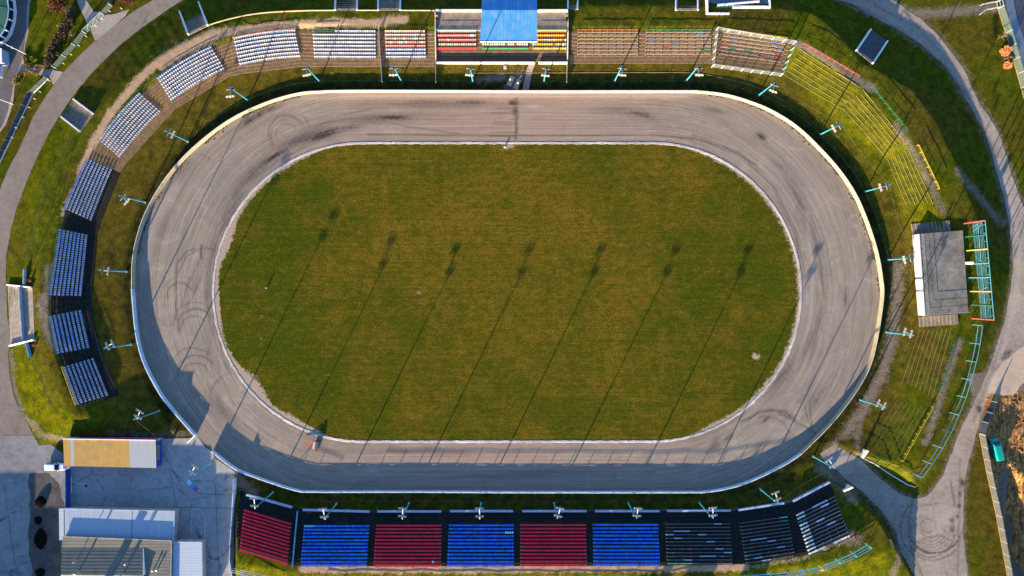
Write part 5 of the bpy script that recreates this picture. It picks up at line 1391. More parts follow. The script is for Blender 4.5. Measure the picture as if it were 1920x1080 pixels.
def build_stairways():
    stairs('shaded stairway down the upper left bank with white side walls', ((355, 66), (391, 49)), ((336, 20), (371, 1)), 15, zt=3.0, zb=.1)
    stairs('half lit stairway down the left bank with white side walls', ((176, 214), (152, 247)), ((138, 186), (115, 219)), 15, zt=3.0, zb=.1)
    stairs('dark blue stairway down the upper right bank', ((1604, 96), (1634, 120)), ((1631, 56), (1662, 78)), 15, zt=2.9, zb=.2, mat='stair_shaded')  # shade on these steps is painted in with darker concrete
    stairs('left of two stairways dropping behind the upper stand', ((629, 20), (670, 20)), ((630, -55), (670, -55)), 20, zt=3.1, zb=.2)
    stairs('right of two stairways dropping behind the upper stand', ((709.5, 20), (751, 20)), ((710, -55), (751, -55)), 20, zt=3.1, zb=.2)
    stairs('narrow stairway at the right wall of the roofed stand', ((1064.5, 18), (1083, 19)), ((1065, -50), (1083, -50)), 18, zt=3.1, zb=.2)
    stairs('broad dark stairway above the wooden benches', ((1267, 20), (1308, 20)), ((1268, -60), (1308, -60)), 20, zt=3.1, zb=.2)
    e = stairs('wide pale stairway from the left road up to the seats', ((61, 539), (66, 637)), ((15, 534), (21, 648)), 18, zt=2.4, zb=.1, mat='conc_wide', wall_h=.7)
    # gate screen crossing the wide stairway and the two boards beside it
    def panel(name, a, b, z0, h, mat, label, cat):
        A = Vector(V3(a[0], a[1], z0)); B = Vector(V3(b[0], b[1], z0)); q = empty(name, tuple((A + B) / 2)); o = Vector(q.location)
        m = MB(); m.wall([tuple((A - o)[:2]), tuple((B - o)[:2])], .15, h, .10); m.build('panel', M[mat], q)
        n = max(2, int((B - A).length / 2.4))
        for i in range(n + 1): p = (A - o).lerp(B - o, i / n); k = MB(); k.bar((p.x, p.y, -.4), (p.x, p.y, h + .1), .11); k.build('post', M['steel'], q)
        tag(q, label, cat); return q
    panel('gate_screen', (43.5, 538), (50, 637), 1.2, 1.5, 'board_blue', 'blue grey sheet gate crossing the middle of the wide pale stairway', 'gate')
    panel('notice_board', (53, 505), (52, 533), 1.2, 1.6, 'board_pale', 'pale blue board above the wide stairway on the left bank', 'board')
    panel('notice_board', (56, 642), (63, 669), 1.2, 1.6, 'cyan_board', 'bright blue board below the wide stairway on the left bank', 'board')
    for x, y, l in ((59, 526, 'red bin beside the pale blue board on the left bank'), (67, 647, 'red bin beside the bright blue board on the left bank'), (1601, 1006, 'red bin beside the outermost dark benches')):
        p = P(x, y); q = empty('litter_bin', p); m = MB(); m.tube([(0, 0, 0), (0, 0, .75), (0, 0, .8)], [.24, .30, .31], 12); m.build('drum', M['red'], q, smooth=False); m = MB(); m.tube([(0, 0, .805), (0, 0, .83)], [.22, .22], 12); m.build('opening', M['black'], q); tag(q, l, 'bin', 'red litter bins')
    # walled ramp at the top edge
    q = empty('walled_ramp', V3(1385, 5, 0)); o = Vector(q.location); z = 3.0
    L = lambda x, y, zz: tuple((Vector(V3(x, y, zz)) - o)[:2])
    m = MB(); m.prism([L(1328, 24, z), L(1442, 24, z), L(1440, -45, z), L(1328, -45, z)], .2, 2.75); m.build('floor', M['slab_blue'], q)
    for pts in ([(1368, 24.5), (1326.5, 24.5), (1325.5, -45)], [(1375, 12.5), (1444, 12.5), (1441, -45)], [(1346, 9), (1424, 2)]):
        k = MB(); k.wall([L(x, y, z + .6) for x, y in pts], 2.2, z + .6, .35); k.build('wall', M['white'], q)
    k = MB(); pts = [L(x, y, z + 1) for x, y in ((1346, 10.5), (1374, 10.5), (1405, 10.5), (1437, 10.5))]
    for i, p in enumerate(pts):
        k.bar((*p, 2.7), (*p, 4.0), .06)
        if i: k.bar((*p, 4.0), (*pts[i - 1], 4.0), .06); k.bar((*p, 3.4), (*pts[i - 1], 3.4), .06)
    k.build('handrail', M['cyan'], q); tag(q, 'white walled ramp with a blue floor at the top edge', 'ramp')

def post_frame(name, label, posts, h, rails, mats, w=.10, brace=None, cat='frame', group=None, rmat=None, bases=None):
    """row of upright posts (pixels of their feet) joined by rails at given heights"""
    pts = [Vector(P(*p)) for p in posts]; e = empty(name, tuple(pts[len(pts) // 2])); o = Vector(e.location)
    for i, p in enumerate(pts):
        m = MB(); m.bar(p - o - Vector((0, 0, .3)), p - o + Vector((0, 0, h)), w)
        if brace:
            d = (pts[min(i + 1, len(pts) - 1)] - pts[max(0, i - 1)]).normalized(); nn = Vector((d.y, -d.x, 0))
            if nn.dot(p) < 0: nn = -nn
            m.bar(p - o + Vector((0, 0, h * .95)), p - o + nn * brace + Vector((0, 0, 0)), w * .6)
        m.build('post', M[mats[i % len(mats)] if isinstance(mats, (list, tuple)) else mats], e)
    for z in rails:
        m = MB()
        for p, q in zip(pts[:-1], pts[1:]): m.bar(p - o + Vector((0, 0, z)), q - o + Vector((0, 0, z)), w * .8)
        m.build('rail', M[rmat or (mats if isinstance(mats, str) else mats[0])], e)
    return tag(e, label, cat, group)

def build_frames():
    g = 'empty board frames on the bank'
    post_frame('board_frame', 'turquoise frame of tall posts and two rails along the right bank', [(1822.5, 609), (1818, 643), (1811, 676), (1802, 709), (1792, 741), (1779, 773), (1765, 805), (1749, 834), (1730, 863), (1712, 888)], 3.6, (2.1, 3.55), 'cyan', .12, cat='frame', group=g)
    post_frame('board_frame', 'turquoise and coloured post frame curving behind the lower stand', [(1622, 1018.5), (1595, 1034), (1566, 1047), (1535, 1060), (1504, 1065), (1472, 1070), (1440, 1073), (1395, 1076), (1360, 1079), (1325, 1082), (1290, 1084)] + [(1255 - 36 * q, 1085) for q in range(19)], 3.2, (.9, 1.2, 2.2, 3.1), ['cyan', 'cyan', 'cyan', 'yellow', 'green', 'red', 'cyan', 'cyan', 'cyan', 'cyan', 'cyan', 'cyan'], .12, 1.2, group=g, rmat='cyan')
    post_frame('board_frame', 'pale frame at the bottom edge below the slanted red seats', [(441, 1062), (466, 1068), (495, 1075), (530, 1083)], 3.0, (1.0, 2.0, 2.95), 'board_blue', .10, group=g)
    post_frame('board_frame', 'thin green frame of tall posts along the upper left bank', [(150, 254), (133, 284), (117.5, 312), (102.5, 343), (92.5, 374), (82.5, 405), (75, 437), (69, 471), (60, 500)], 3.2, (1.7, 3.15), 'green_thin', .07, group=g)
    post_frame('board_frame', 'thin green frame of tall posts along the lower left bank', [(68, 672), (92, 698), (102, 730), (116, 760)], 3.2, (2.9, 3.15), 'green_thin', .07, group=g)
    post_frame('handrail_fence', 'green rail along the lower end of the right bank', [(1617.5, 842), (1645, 857), (1672, 871), (1698, 885), (1722, 897)], 1.0, (.5, .97), 'green', .08, cat='rail')
    # white retaining walls at the entrance
    for pts, h0, h1, lab in (([(1612, 856), (1640, 870), (1670, 890), (1700, 908), (1715, 913)], -.4, .8, 'white low wall edging the lower end of the right bank'), ):
        q = [P(*p) for p in pts]; m = MB(); m.wall([(a[0], a[1]) for a in q], h0, [max(.5, a[2] + .30) for a in q], .18); tag(m.build('retaining_wall', M['white']), lab, 'wall')
    pts = [(1568, 900), (1582, 908), (1612, 928), (1642, 955), (1662, 985), (1672, 1008), (1678, 1024)]
    q = [P(x - 3, y + 3) for x, y in pts]; m = MB(); m.wall([(a[0], a[1]) for a in q], -.4, [a[2] + .25 for a in q], .35); tag(m.build('retaining_wall', M['dark_wall']), 'dark curved wall holding the bank above the gravel turning area', 'wall')
    for (a, b, lab) in (((1613, 856), (1620, 842), 'white wing wall beside the gravel entrance on the right'), ((1580, 920), (1589, 908), 'white wing wall beside the gravel entrance on the left')):
        A, B = P(*a), P(*b); m = MB(); m.wall([A[:2], B[:2]], -.2, [1.6, 2.6], .35); tag(m.build('wing_wall', M['white']), lab, 'wall', 'wing walls at the gravel entrance')
    # scoreboard lattice on the right bank
    cols = ['red', 'green', 'yellow', 'cyan', 'cyan', 'yellow', 'green', 'red']
    base = [lerp2((1806, 419.5), (1822, 597.5), i / 7) for i in range(8)]
    pts = [Vector(P(*b)) for b in base]; zb = pts[3].z; pts = [Vector((*W(b[0], b[1], zb), zb)) for b in base]
    e = empty('scoreboard_frame', tuple(pts[3])); o = Vector(e.location)
    tag(e, 'tall empty board lattice with red green and yellow uprights behind the flat roofed building', 'frame')
    d = (pts[7] - pts[0]).normalized(); n = Vector((d.y, -d.x, 0))
    if n.x < 0: n = -n
    for p, c in zip(pts, cols):
        m = MB(); m.bar(p - o - Vector((0, 0, .3)), p - o + Vector((0, 0, 7.3)), .16, .22); m.build('upright', M[c], e)
    for z in (3.1, 3.4, 3.9, 4.25, 4.7, 5.3, 5.75, 6.2):
        m = MB(); m.bar(pts[0] - o + n * .10 + Vector((0, 0, z)), pts[7] - o + n * .10 + Vector((0, 0, z)), .045, .05 + .10 * (R.random() < .3)); m.build('slat', M['cyan' if R.random() < .7 else 'board_blue'], e)
    m = MB(); m.bar(pts[0] - o + Vector((0, 0, 7.3)), pts[7] - o + Vector((0, 0, 7.3)), .12)
    for k in range(12): p = pts[0].lerp(pts[7], (k + .5) / 12) - o; m.bar(p + Vector((0, 0, 6.4)), p + Vector((0, 0, 7.3)), .07)
    for k in range(6): p = pts[0].lerp(pts[7], R.random()) - o; m.bar(p + Vector((0, 0, 3.2)), p + d * R.uniform(-2, 2) + Vector((0, 0, 6.3)), .06)
    m.build('top_truss', M['cyan'], e)
    p = pts[3] - o + Vector((-.05, .25, 0)); m = MB(); m.box((p.x - .3, p.y, 1.2), (.8, .5, 2.4)); m.build('control_box', M['white'], e)
    # wire cage round the fenced benches
    corner = [(1334, 126), (1462, 143.3), (1487, 83), (1342, 57)]
    feet = []
    for a, b, k in ((corner[0], corner[1], 7), (corner[1], corner[2], 5), (corner[2], corner[3], 7), (corner[3], corner[0], 5)):
        for i in range(k): feet.append(lerp2(a, b, i / k))
    pts = [Vector(P(*f)) for f in feet]; e = empty('wire_cage', tuple(pts[0])); o = Vector(e.location); h = 2.1
    tag(e, 'wire mesh cage with pale blue posts round one block of wooden benches', 'cage')
    for p in pts: m = MB(); m.bar(p - o - Vector((0, 0, .2)), p - o + Vector((0, 0, h)), .12); m.build('post', M['pale_blue'], e)
    wm = mesh_mat('wire_mesh', (.22, .23, .23), .32)
    for a, b in ((0, 7), (7, 12), (12, 19), (19, 24)):
        m = MB(); seg = [pts[i % len(pts)] - o for i in range(a, b + 1)]
        for p, q in zip(seg[:-1], seg[1:]): m.add([p + Vector((0, 0, .05)), q + Vector((0, 0, .05)), q + Vector((0, 0, h - .05)), p + Vector((0, 0, h - .05))], [(0, 1, 2, 3)])
        m.build('mesh_panel', wm, e)
    m = MB()
    for i in range(len(pts)): m.bar(pts[i] - o + Vector((0, 0, h)), pts[(i + 1) % len(pts)] - o + Vector((0, 0, h)), .035)
    m.build('top_rail', M['pale_blue'], e)

def panel_fence(name, label, base, h, mat, post, t=.10, pitch=2.5, z0=0.0, cap=None, group=None, foot=None):
    pts = resample([P(*b)[:2] for b in base], pitch); e = empty(name, (pts[0][0], pts[0][1], 0)); o = Vector(e.location)
    q = [(x - o.x, y - o.y) for x, y in pts]; zs = [max(0, tz(*p)) for p in pts]
    m = MB(); m.wall(q, [z - .1 for z in zs], [z + h for z in zs], t); m.build('panel', mat, e)
    for (x, y), z in zip(q, zs): k = MB(); k.bar((x, y, z - .1), (x, y, z + h + .08), .14); k.build('post', M[post], e)
    if foot: k = MB(); k.wall(q, [z for z in zs], [z + .22 for z in zs], t + .16); k.build('foot_beam', M[foot], e)
    return tag(e, label, 'fence', group)

def build_fences():
    cf = plain('grey_concrete_panel', (.095, .095, .088), .9, .25, 1.0, dirt=(.06, .06, .05))
    cg = plain('green_grey_panel', (.075, .10, .092), .8, .25, .8, dirt=(.05, .07, .065))
    ds = plain('dark_panel', (.055, .075, .095), .6, .3, .8)
    gm = mesh_mat('pale_green_mesh', (.11, .15, .13), .5)
    tm = mesh_mat('green_mesh_panel', (.13, .17, .13), .55)
    panel_fence('concrete_fence', 'grey concrete panel fence along the building plot at the lower right', [(1836.5, 813), (1850, 884), (1868, 965), (1890, 1085), (1900, 1140)], 2.0, cf, 'conc_pale', .10, 3.0, foot='kerbstone')
    panel_fence('site_fence', 'dark mesh fence panels where the gravel road meets the building plot', [(1836.5, 812), (1842, 790), (1850, 772), (1858.5, 752)], 2.0, ds, 'steel', .06, 3.0)
    panel_fence('mesh_fence', 'green grey panel fence at the upper right corner beside the pavement', [(1871, 17), (1886, 62), (1900, 112), (1915, 165), (1935, 235), (1960, 330)], 2.1, gm, 'conc_pale', .08, 3.0, foot='kerbstone')
    panel_fence('mesh_fence', 'short green grey panel fence above the gate in the upper right corner', [(1860, -30), (1866, -8), (1868, 3)], 2.1, gm, 'conc_pale', .08, 3.0)
    panel_fence('mesh_fence', 'green mesh fence along the upper left road', [(106, 128), (124, 107), (143, 86), (162, 63)], 1.7, tm, 'pale_post', .04, 2.6)
    panel_fence('mesh_fence', 'green mesh fence right of the white gate at the upper left', [(196, 28), (211, 12), (209, -20)], 1.7, tm, 'pale_post', .04, 2.6)
    panel_fence('sheet_fence', 'dark sheet fence with a pale foot along the left road', [(61, 176.5), (50, 200), (34, 233), (19, 265), (-8, 320)], 1.7, ds, 'steel', .08, 2.5, foot='white')
    panel_fence('plank_fence', 'grey green fence with a white foot above the dark sheet fence', [(90.5, 147.5), (75, 163), (61.5, 175.5)], 1.6, cg, 'steel', .08, 2.5, foot='white')
    # white steel gate
    a, b = Vector(P(163, 61)), Vector(P(195.5, 29)); e = empty('steel_gate', tuple((a + b) / 2)); o = Vector(e.location); a -= o; b -= o
    u = Vector((0, 0, 1))
    m = MB()
    for z in (.1, 1.75): m.bar(a + u * z, b + u * z, .08)
    for t in (0, .33, .66, 1): p = a.lerp(b, t); m.bar(p, p + u * 1.9, .08)
    for t in (0, .33, .66): m.bar(a.lerp(b, t) + u * .1, a.lerp(b, t + .33) + u * 1.75, .05)
    m.build('gate_frame', M['pale_post'], e)
    m = MB(); m.add([a + u * .12, b + u * .12, b + u * 1.72, a + u * 1.72], [(0, 1, 2, 3)]); m.build('mesh_infill', tm, e)
    tag(e, 'white framed steel gate across the concrete drive at the upper left', 'gate')
    # pit side fence along the lower stand
    pf = plain('pit_fence_panel', (.50, .58, .66), .5, .2, .8, dirt=(.3, .34, .4))
    panel_fence('pit_fence', 'pale blue fence between the pit yard and the slanted red seats', [(443.5, 893), (443, 918), (441, 950), (439, 985), (436.5, 1020)], 1.9, pf, 'dark_post', .10, 3.2)
    panel_fence('pit_fence', 'white lower fence at the bottom edge of the pit yard', [(435, 1022), (434.5, 1045), (437, 1064), (441, 1085), (446, 1120)], 1.4, pf, 'white', .10, 3.2)
    panel_fence('stand_divider', 'pale blue divider between the slanted red seats and the first blue seats', [(559, 957), (555, 1000), (550, 1062)], .9, M['pole_blue_lt'], 'steel', .08, 3.0)
    for pts, lab in (([(711.5, 57), (714, 105), (717.5, 155)], 'grey divider fence left of the pink topped seats'), ([(817, 118), (818, 156)], 'grey divider fence at the left front corner of the roofed stand'), ([(1063, 118), (1062, 156)], 'grey divider fence at the right front corner of the roofed stand')):
        panel_fence('stand_divider', lab, pts, 1.25, tm2(), 'steel', .04, 2.4, group='divider fences of the upper stands')
    # kerb behind the stands and in front of them
    def strip(name, pts, w, h, mat, label):
        q = smooth_line([P(*p)[:2] for p in pts], 2.0); m = MB(); m.wall(q, [tz(*p) - .1 for p in q], [tz(*p) + h for p in q], w); tag(m.build(name, M[mat]), label, 'kerb')
    strip('bank_kerb', [(393, 47), (430, 36), (485, 25.5), (560, 20.5), (628, 19.5)], .18, .22, 'kerb_orange', 'sunlit orange kerb curving along the crest behind the curved white seats')
    strip('bank_kerb', [(671, 19.5), (708, 19.5)], .18, .2, 'kerb_orange', 'short kerb between the two upper stairways')
    strip('bank_kerb', [(752, 19.5), (815, 20)], .18, .2, 'kerb_orange', 'kerb between the right upper stairway and the roofed stand')
    strip('grass_kerb', [(888, 137), (1060, 136.5), (1200, 136), (1300, 137), (1350, 146), (1402, 158), (1440, 173), (1470, 190)], .10, .10, 'kerbstone', 'thin pale edging across the grass in front of the roofed stand')
    # boards in front of the lower stand
    B = [((464.5, 925.5), (550, 949), 'slanted red seats'), ((570, 953.5), (694.5, 957), 'leftmost blue seats'), ((709, 956.5), (828, 956.5), 'left red seats'), ((844, 956), (962, 956), 'centre blue seats'), ((979, 956), (1099, 956), 'right red seats'), ((1115, 956), (1235, 956), 'rightmost blue seats'), ((1249, 955.5), (1368, 955), 'straight dark benches'), ((1382, 954), (1467, 941), 'middle dark benches'), ((1484, 937.5), (1552, 902), 'outermost dark benches')]
    for a, b, w in B:
        A, Bp = P(*a), P(*b); e = empty('advertising_board', ((A[0] + Bp[0]) / 2, (A[1] + Bp[1]) / 2, (A[2] + Bp[2]) / 2)); o = Vector(e.location)
        m = MB(); m.wall([(A[0] - o.x, A[1] - o.y), (Bp[0] - o.x, Bp[1] - o.y)], .1, 1.0, .08); m.build('panel', M['board_blue'], e)
        m = MB(); m.wall([(A[0] - o.x, A[1] - o.y), (Bp[0] - o.x, Bp[1] - o.y)], 1.0, 1.07, .42); m.build('top_ledge', M['board_blue'], e)
        for k in range(5): p = lerp2(A, Bp, k / 4 * .98 + .01); q = MB(); q.bar((p[0] - o.x, p[1] - o.y, -.4), (p[0] - o.x, p[1] - o.y, .95), .12, .16); q.build('post', M['steel'], e)
        tag(e, f'pale blank board in front of the {w}', 'board', 'blank boards in front of the lower stand')

_tm2 = []
def tm2():
    if not _tm2: _tm2.append(mesh_mat('grey_mesh_panel', (.42, .43, .42), .5))
    return _tm2[0]
# ------------------------------------------------------------------ vehicles, plants, small things
def vehicle(label, name, px, py, heading, L, Wd, prof, paint, glass, cat, wind, side_win, hood_lights=True, ribs=False, z=None):
    """prof: [(x, z, halfwidth)] roofline from tail to nose; wind: (i0,i1) screen span; built along +x, nose at +x"""
    p = P(px, py); e = empty(name, p, heading); tag(e, label, cat)
    m = MB(); vs = []; n = len(prof)
    for x, zt, hw in prof:
        zb = .32; zm = .32 + (zt - .32) * .55
        vs += [(x, -hw * .94, zb), (x, -hw, zm if zt > 1.2 else zt * .8), (x, -hw * (.86 if zt > 1.2 else .93), zt - .06), (x, -hw * .62, zt), (x, hw * .62, zt), (x, hw * (.86 if zt > 1.2 else .93), zt - .06), (x, hw, zm if zt > 1.2 else zt * .8), (x, hw * .94, zb)]
    fs = []
    for i in range(n - 1):
        for j in range(8): fs.append((8 * i + j, 8 * i + (j + 1) % 8, 8 * i + 8 + (j + 1) % 8, 8 * i + 8 + j))
    fs += [tuple(reversed(range(8))), tuple(range(8 * (n - 1), 8 * n))]
    m.add(vs, fs)
    if ribs:
        x0, x1 = ribs
        for k in range(7): x = lerp(x0, x1, k / 6); zt = np.interp(x, [q[0] for q in prof], [q[1] for q in prof]); m.box((x, 0, float(zt) + .012), (.10, Wd * .72, .03))
    m.build('body', paint, e)
    g = MB(); (xa, za), (xb, zb_) = wind; w = Wd / 2
    dx = xb - xa; nz = Vector((za - zb_, 0, dx)).normalized() * .02
    g.add([(xa + nz.x, -w * .70, za + nz.z), (xb + nz.x, -w * .80, zb_ + nz.z), (xb + nz.x, w * .80, zb_ + nz.z), (xa + nz.x, w * .70, za + nz.z)], [(0, 1, 2, 3)]); g.build('windscreen', glass, e)
    for s in (-1, 1):
        for (x0, x1, z0, z1) in side_win:
            g = MB(); y0 = s * (w * 1.0 + .008); y1 = s * (w * .885 + .008)
            g.add([(x0, y0, z0), (x1, y0, z0), (x1 - .06, y1, z1), (x0 + .04, y1, z1)], [(0, 1, 2, 3)] if s < 0 else [(3, 2, 1, 0)]); g.build('side_window', glass, e)
        for x in (-L * .31, L * .31):
            t = MB(); t.tube([(x, s * (w - .20), .33), (x, s * (w + .01), .33)], .33, 16); wl = t.build('wheel', M['black'], e)
            t = MB(); t.tube([(x, s * (w + .012), .33), (x, s * (w + .03), .33)], .19, 12); t.build('rim', M['steel'], wl)
        t = MB(); t.box((prof[-1][0] - .02, s * w * .68, prof[-1][1] * .72 + .05), (.10, .30, .16)); t.build('headlight', M['lamp_glass'], e)
        t = MB(); t.box((xb - .15, s * (w + .12), zb_ + .05), (.12, .2, .14)); t.build('side_mirror', paint, e)
        t = MB(); t.box((prof[0][0] + .02, s * w * .78, .95), (.06, .14, .22)); t.build('tail_light', M['red'], e)
    return e

def leaf_mat(name, lo, hi):
    t = NT(name); p = t.pos(); f = t.noise(p, 2.2, 4, .7)
    return t.fin(t.ramp(f, [(.3, lo), (.7, hi)]), .9)

def tufts(mb, c, r, n, size, flat=1.0, rr=R):
    """many small twig/leaf blades filling an ellipsoid"""
    for _ in range(n):
        while True:
            v = Vector((rr.uniform(-1, 1), rr.uniform(-1, 1), rr.uniform(-1, 1)))
            if .25 < v.length < 1: break
        q = Vector((c[0] + v.x * r[0], c[1] + v.y * r[1], c[2] + v.z * r[2]))
        d = (v + Vector((rr.uniform(-.6, .6), rr.uniform(-.6, .6), rr.uniform(0, .8)))).normalized(); s = size * rr.uniform(.6, 1.4)
        x = d.cross(Vector((rr.uniform(-1, 1), rr.uniform(-1, 1), rr.uniform(-1, 1)))).normalized() * s * .38 * flat
        mb.add([q - x * .5, q + x * .5, q + d * s + x * .2, q + d * s - x * .3], [(0, 1, 2, 3)])

def shrub(name, label, px, py, r, h, mat, n, size, cat='shrub', group=None):
    p = P(px, py); e = empty(name, p); tag(e, label, cat, group); m = MB()
    for k in range(7):
        a = 2 * math.pi * k / 7 + R.random() * .6; rr = r * R.uniform(.25, .6)
        c = (math.cos(a) * rr, math.sin(a) * rr, h * R.uniform(.4, .68)); s = r * R.uniform(.42, .62)
        tufts(m, c, (s, s, h * .38), n // 7, size)
    m.build('foliage', mat, e)
    m = MB()
    for k in range(6):
        a = k * 1.05 + R.random(); m.tube([(0, 0, -.1), (math.cos(a) * r * .3, math.sin(a) * r * .3, h * .5), (math.cos(a) * r * .6, math.sin(a) * r * .6, h * .85)], [.05, .03, .01], 5)
    m.build('stem', M['bark'], e)
    return e

def hedge(label, pts, w, h, mat, n, size):
    q = smooth_line([P(*p) for p in pts], .8); q = [(a[0], a[1], tz(a[0], a[1])) for a in q]
    e = empty('hedge', q[len(q) // 2]); o = Vector(e.location); m = MB(); st = MB()
    for p in q:
        v = Vector(p) - o
        for _ in range(2):
            ww = w * R.uniform(.75, 1.15); c = (v.x + R.uniform(-.25, .25), v.y + R.uniform(-.25, .25), h * R.uniform(.42, .6))
            tufts(m, c, (ww / 2, ww / 2, h * .45), n, size)
        st.tube([(v.x, v.y, -.1), (v.x + R.uniform(-.3, .3), v.y + R.uniform(-.3, .3), h * .8)], [.06, .02], 5)
    m.build('foliage', mat, e); st.build('stem', M['bark'], e)
    return tag(e, label, 'hedge', 'hedges at the upper left')

def bare_tree(label, px, py, h, crown, seed, leaves=0, lean=(0, 0), mat=None, group=None, name='bare_tree'):
    rr = random.Random(seed); p = P(px, py); e = empty(name, p); tag(e, label, 'tree', group)
    tr = MB(); r0 = h * .016 + .02
    top = Vector((lean[0], lean[1], h * .78))
    tr.tube([(0, 0, -.3), tuple(top * .35), tuple(top * .7), tuple(top)], [r0 * 1.25, r0, r0 * .7, r0 * .35], 7); tr.build('trunk', M['bark'], e)
    cr = MB()
    def branch(a, d, l, r, lv):
        b = a + d * l * .55 + Vector((rr.uniform(-.1, .1), rr.uniform(-.1, .1), .05)) * l; c = b + (d + Vector((rr.uniform(-.3, .3), rr.uniform(-.3, .3), .35))).normalized() * l * .5
        cr.tube([a, b, c], [r, r * .65, r * .3], 4, False)
        if lv:
            for _ in range(4): 
                t = rr.uniform(.3, 1); q = a.lerp(c, t); nd = (d + Vector((rr.uniform(-.9, .9), rr.uniform(-.9, .9), rr.uniform(-.1, .7)))).normalized(); branch(q, nd, l * rr.uniform(.4, .65), r * .5, lv - 1)
        elif leaves:
            tufts(cr, tuple(c), (l * .9, l * .9, l * .7), leaves, .42 * h / 10, 1.6, rr)
    nb = 14 if h > 6 else 8
    for k in range(nb):
        t = .32 + .66 * k / nb; a = top * t; an = k * 2.4 + rr.random(); el = rr.uniform(.2, .7)
        branch(a, Vector((math.cos(an), math.sin(an), el)).normalized(), crown * (1.15 - t * .75), r0 * .45 * (1.1 - t * .7), 2 if h > 6 else 1)
    cr.build('crown', mat or M['bark'], e)
    return e

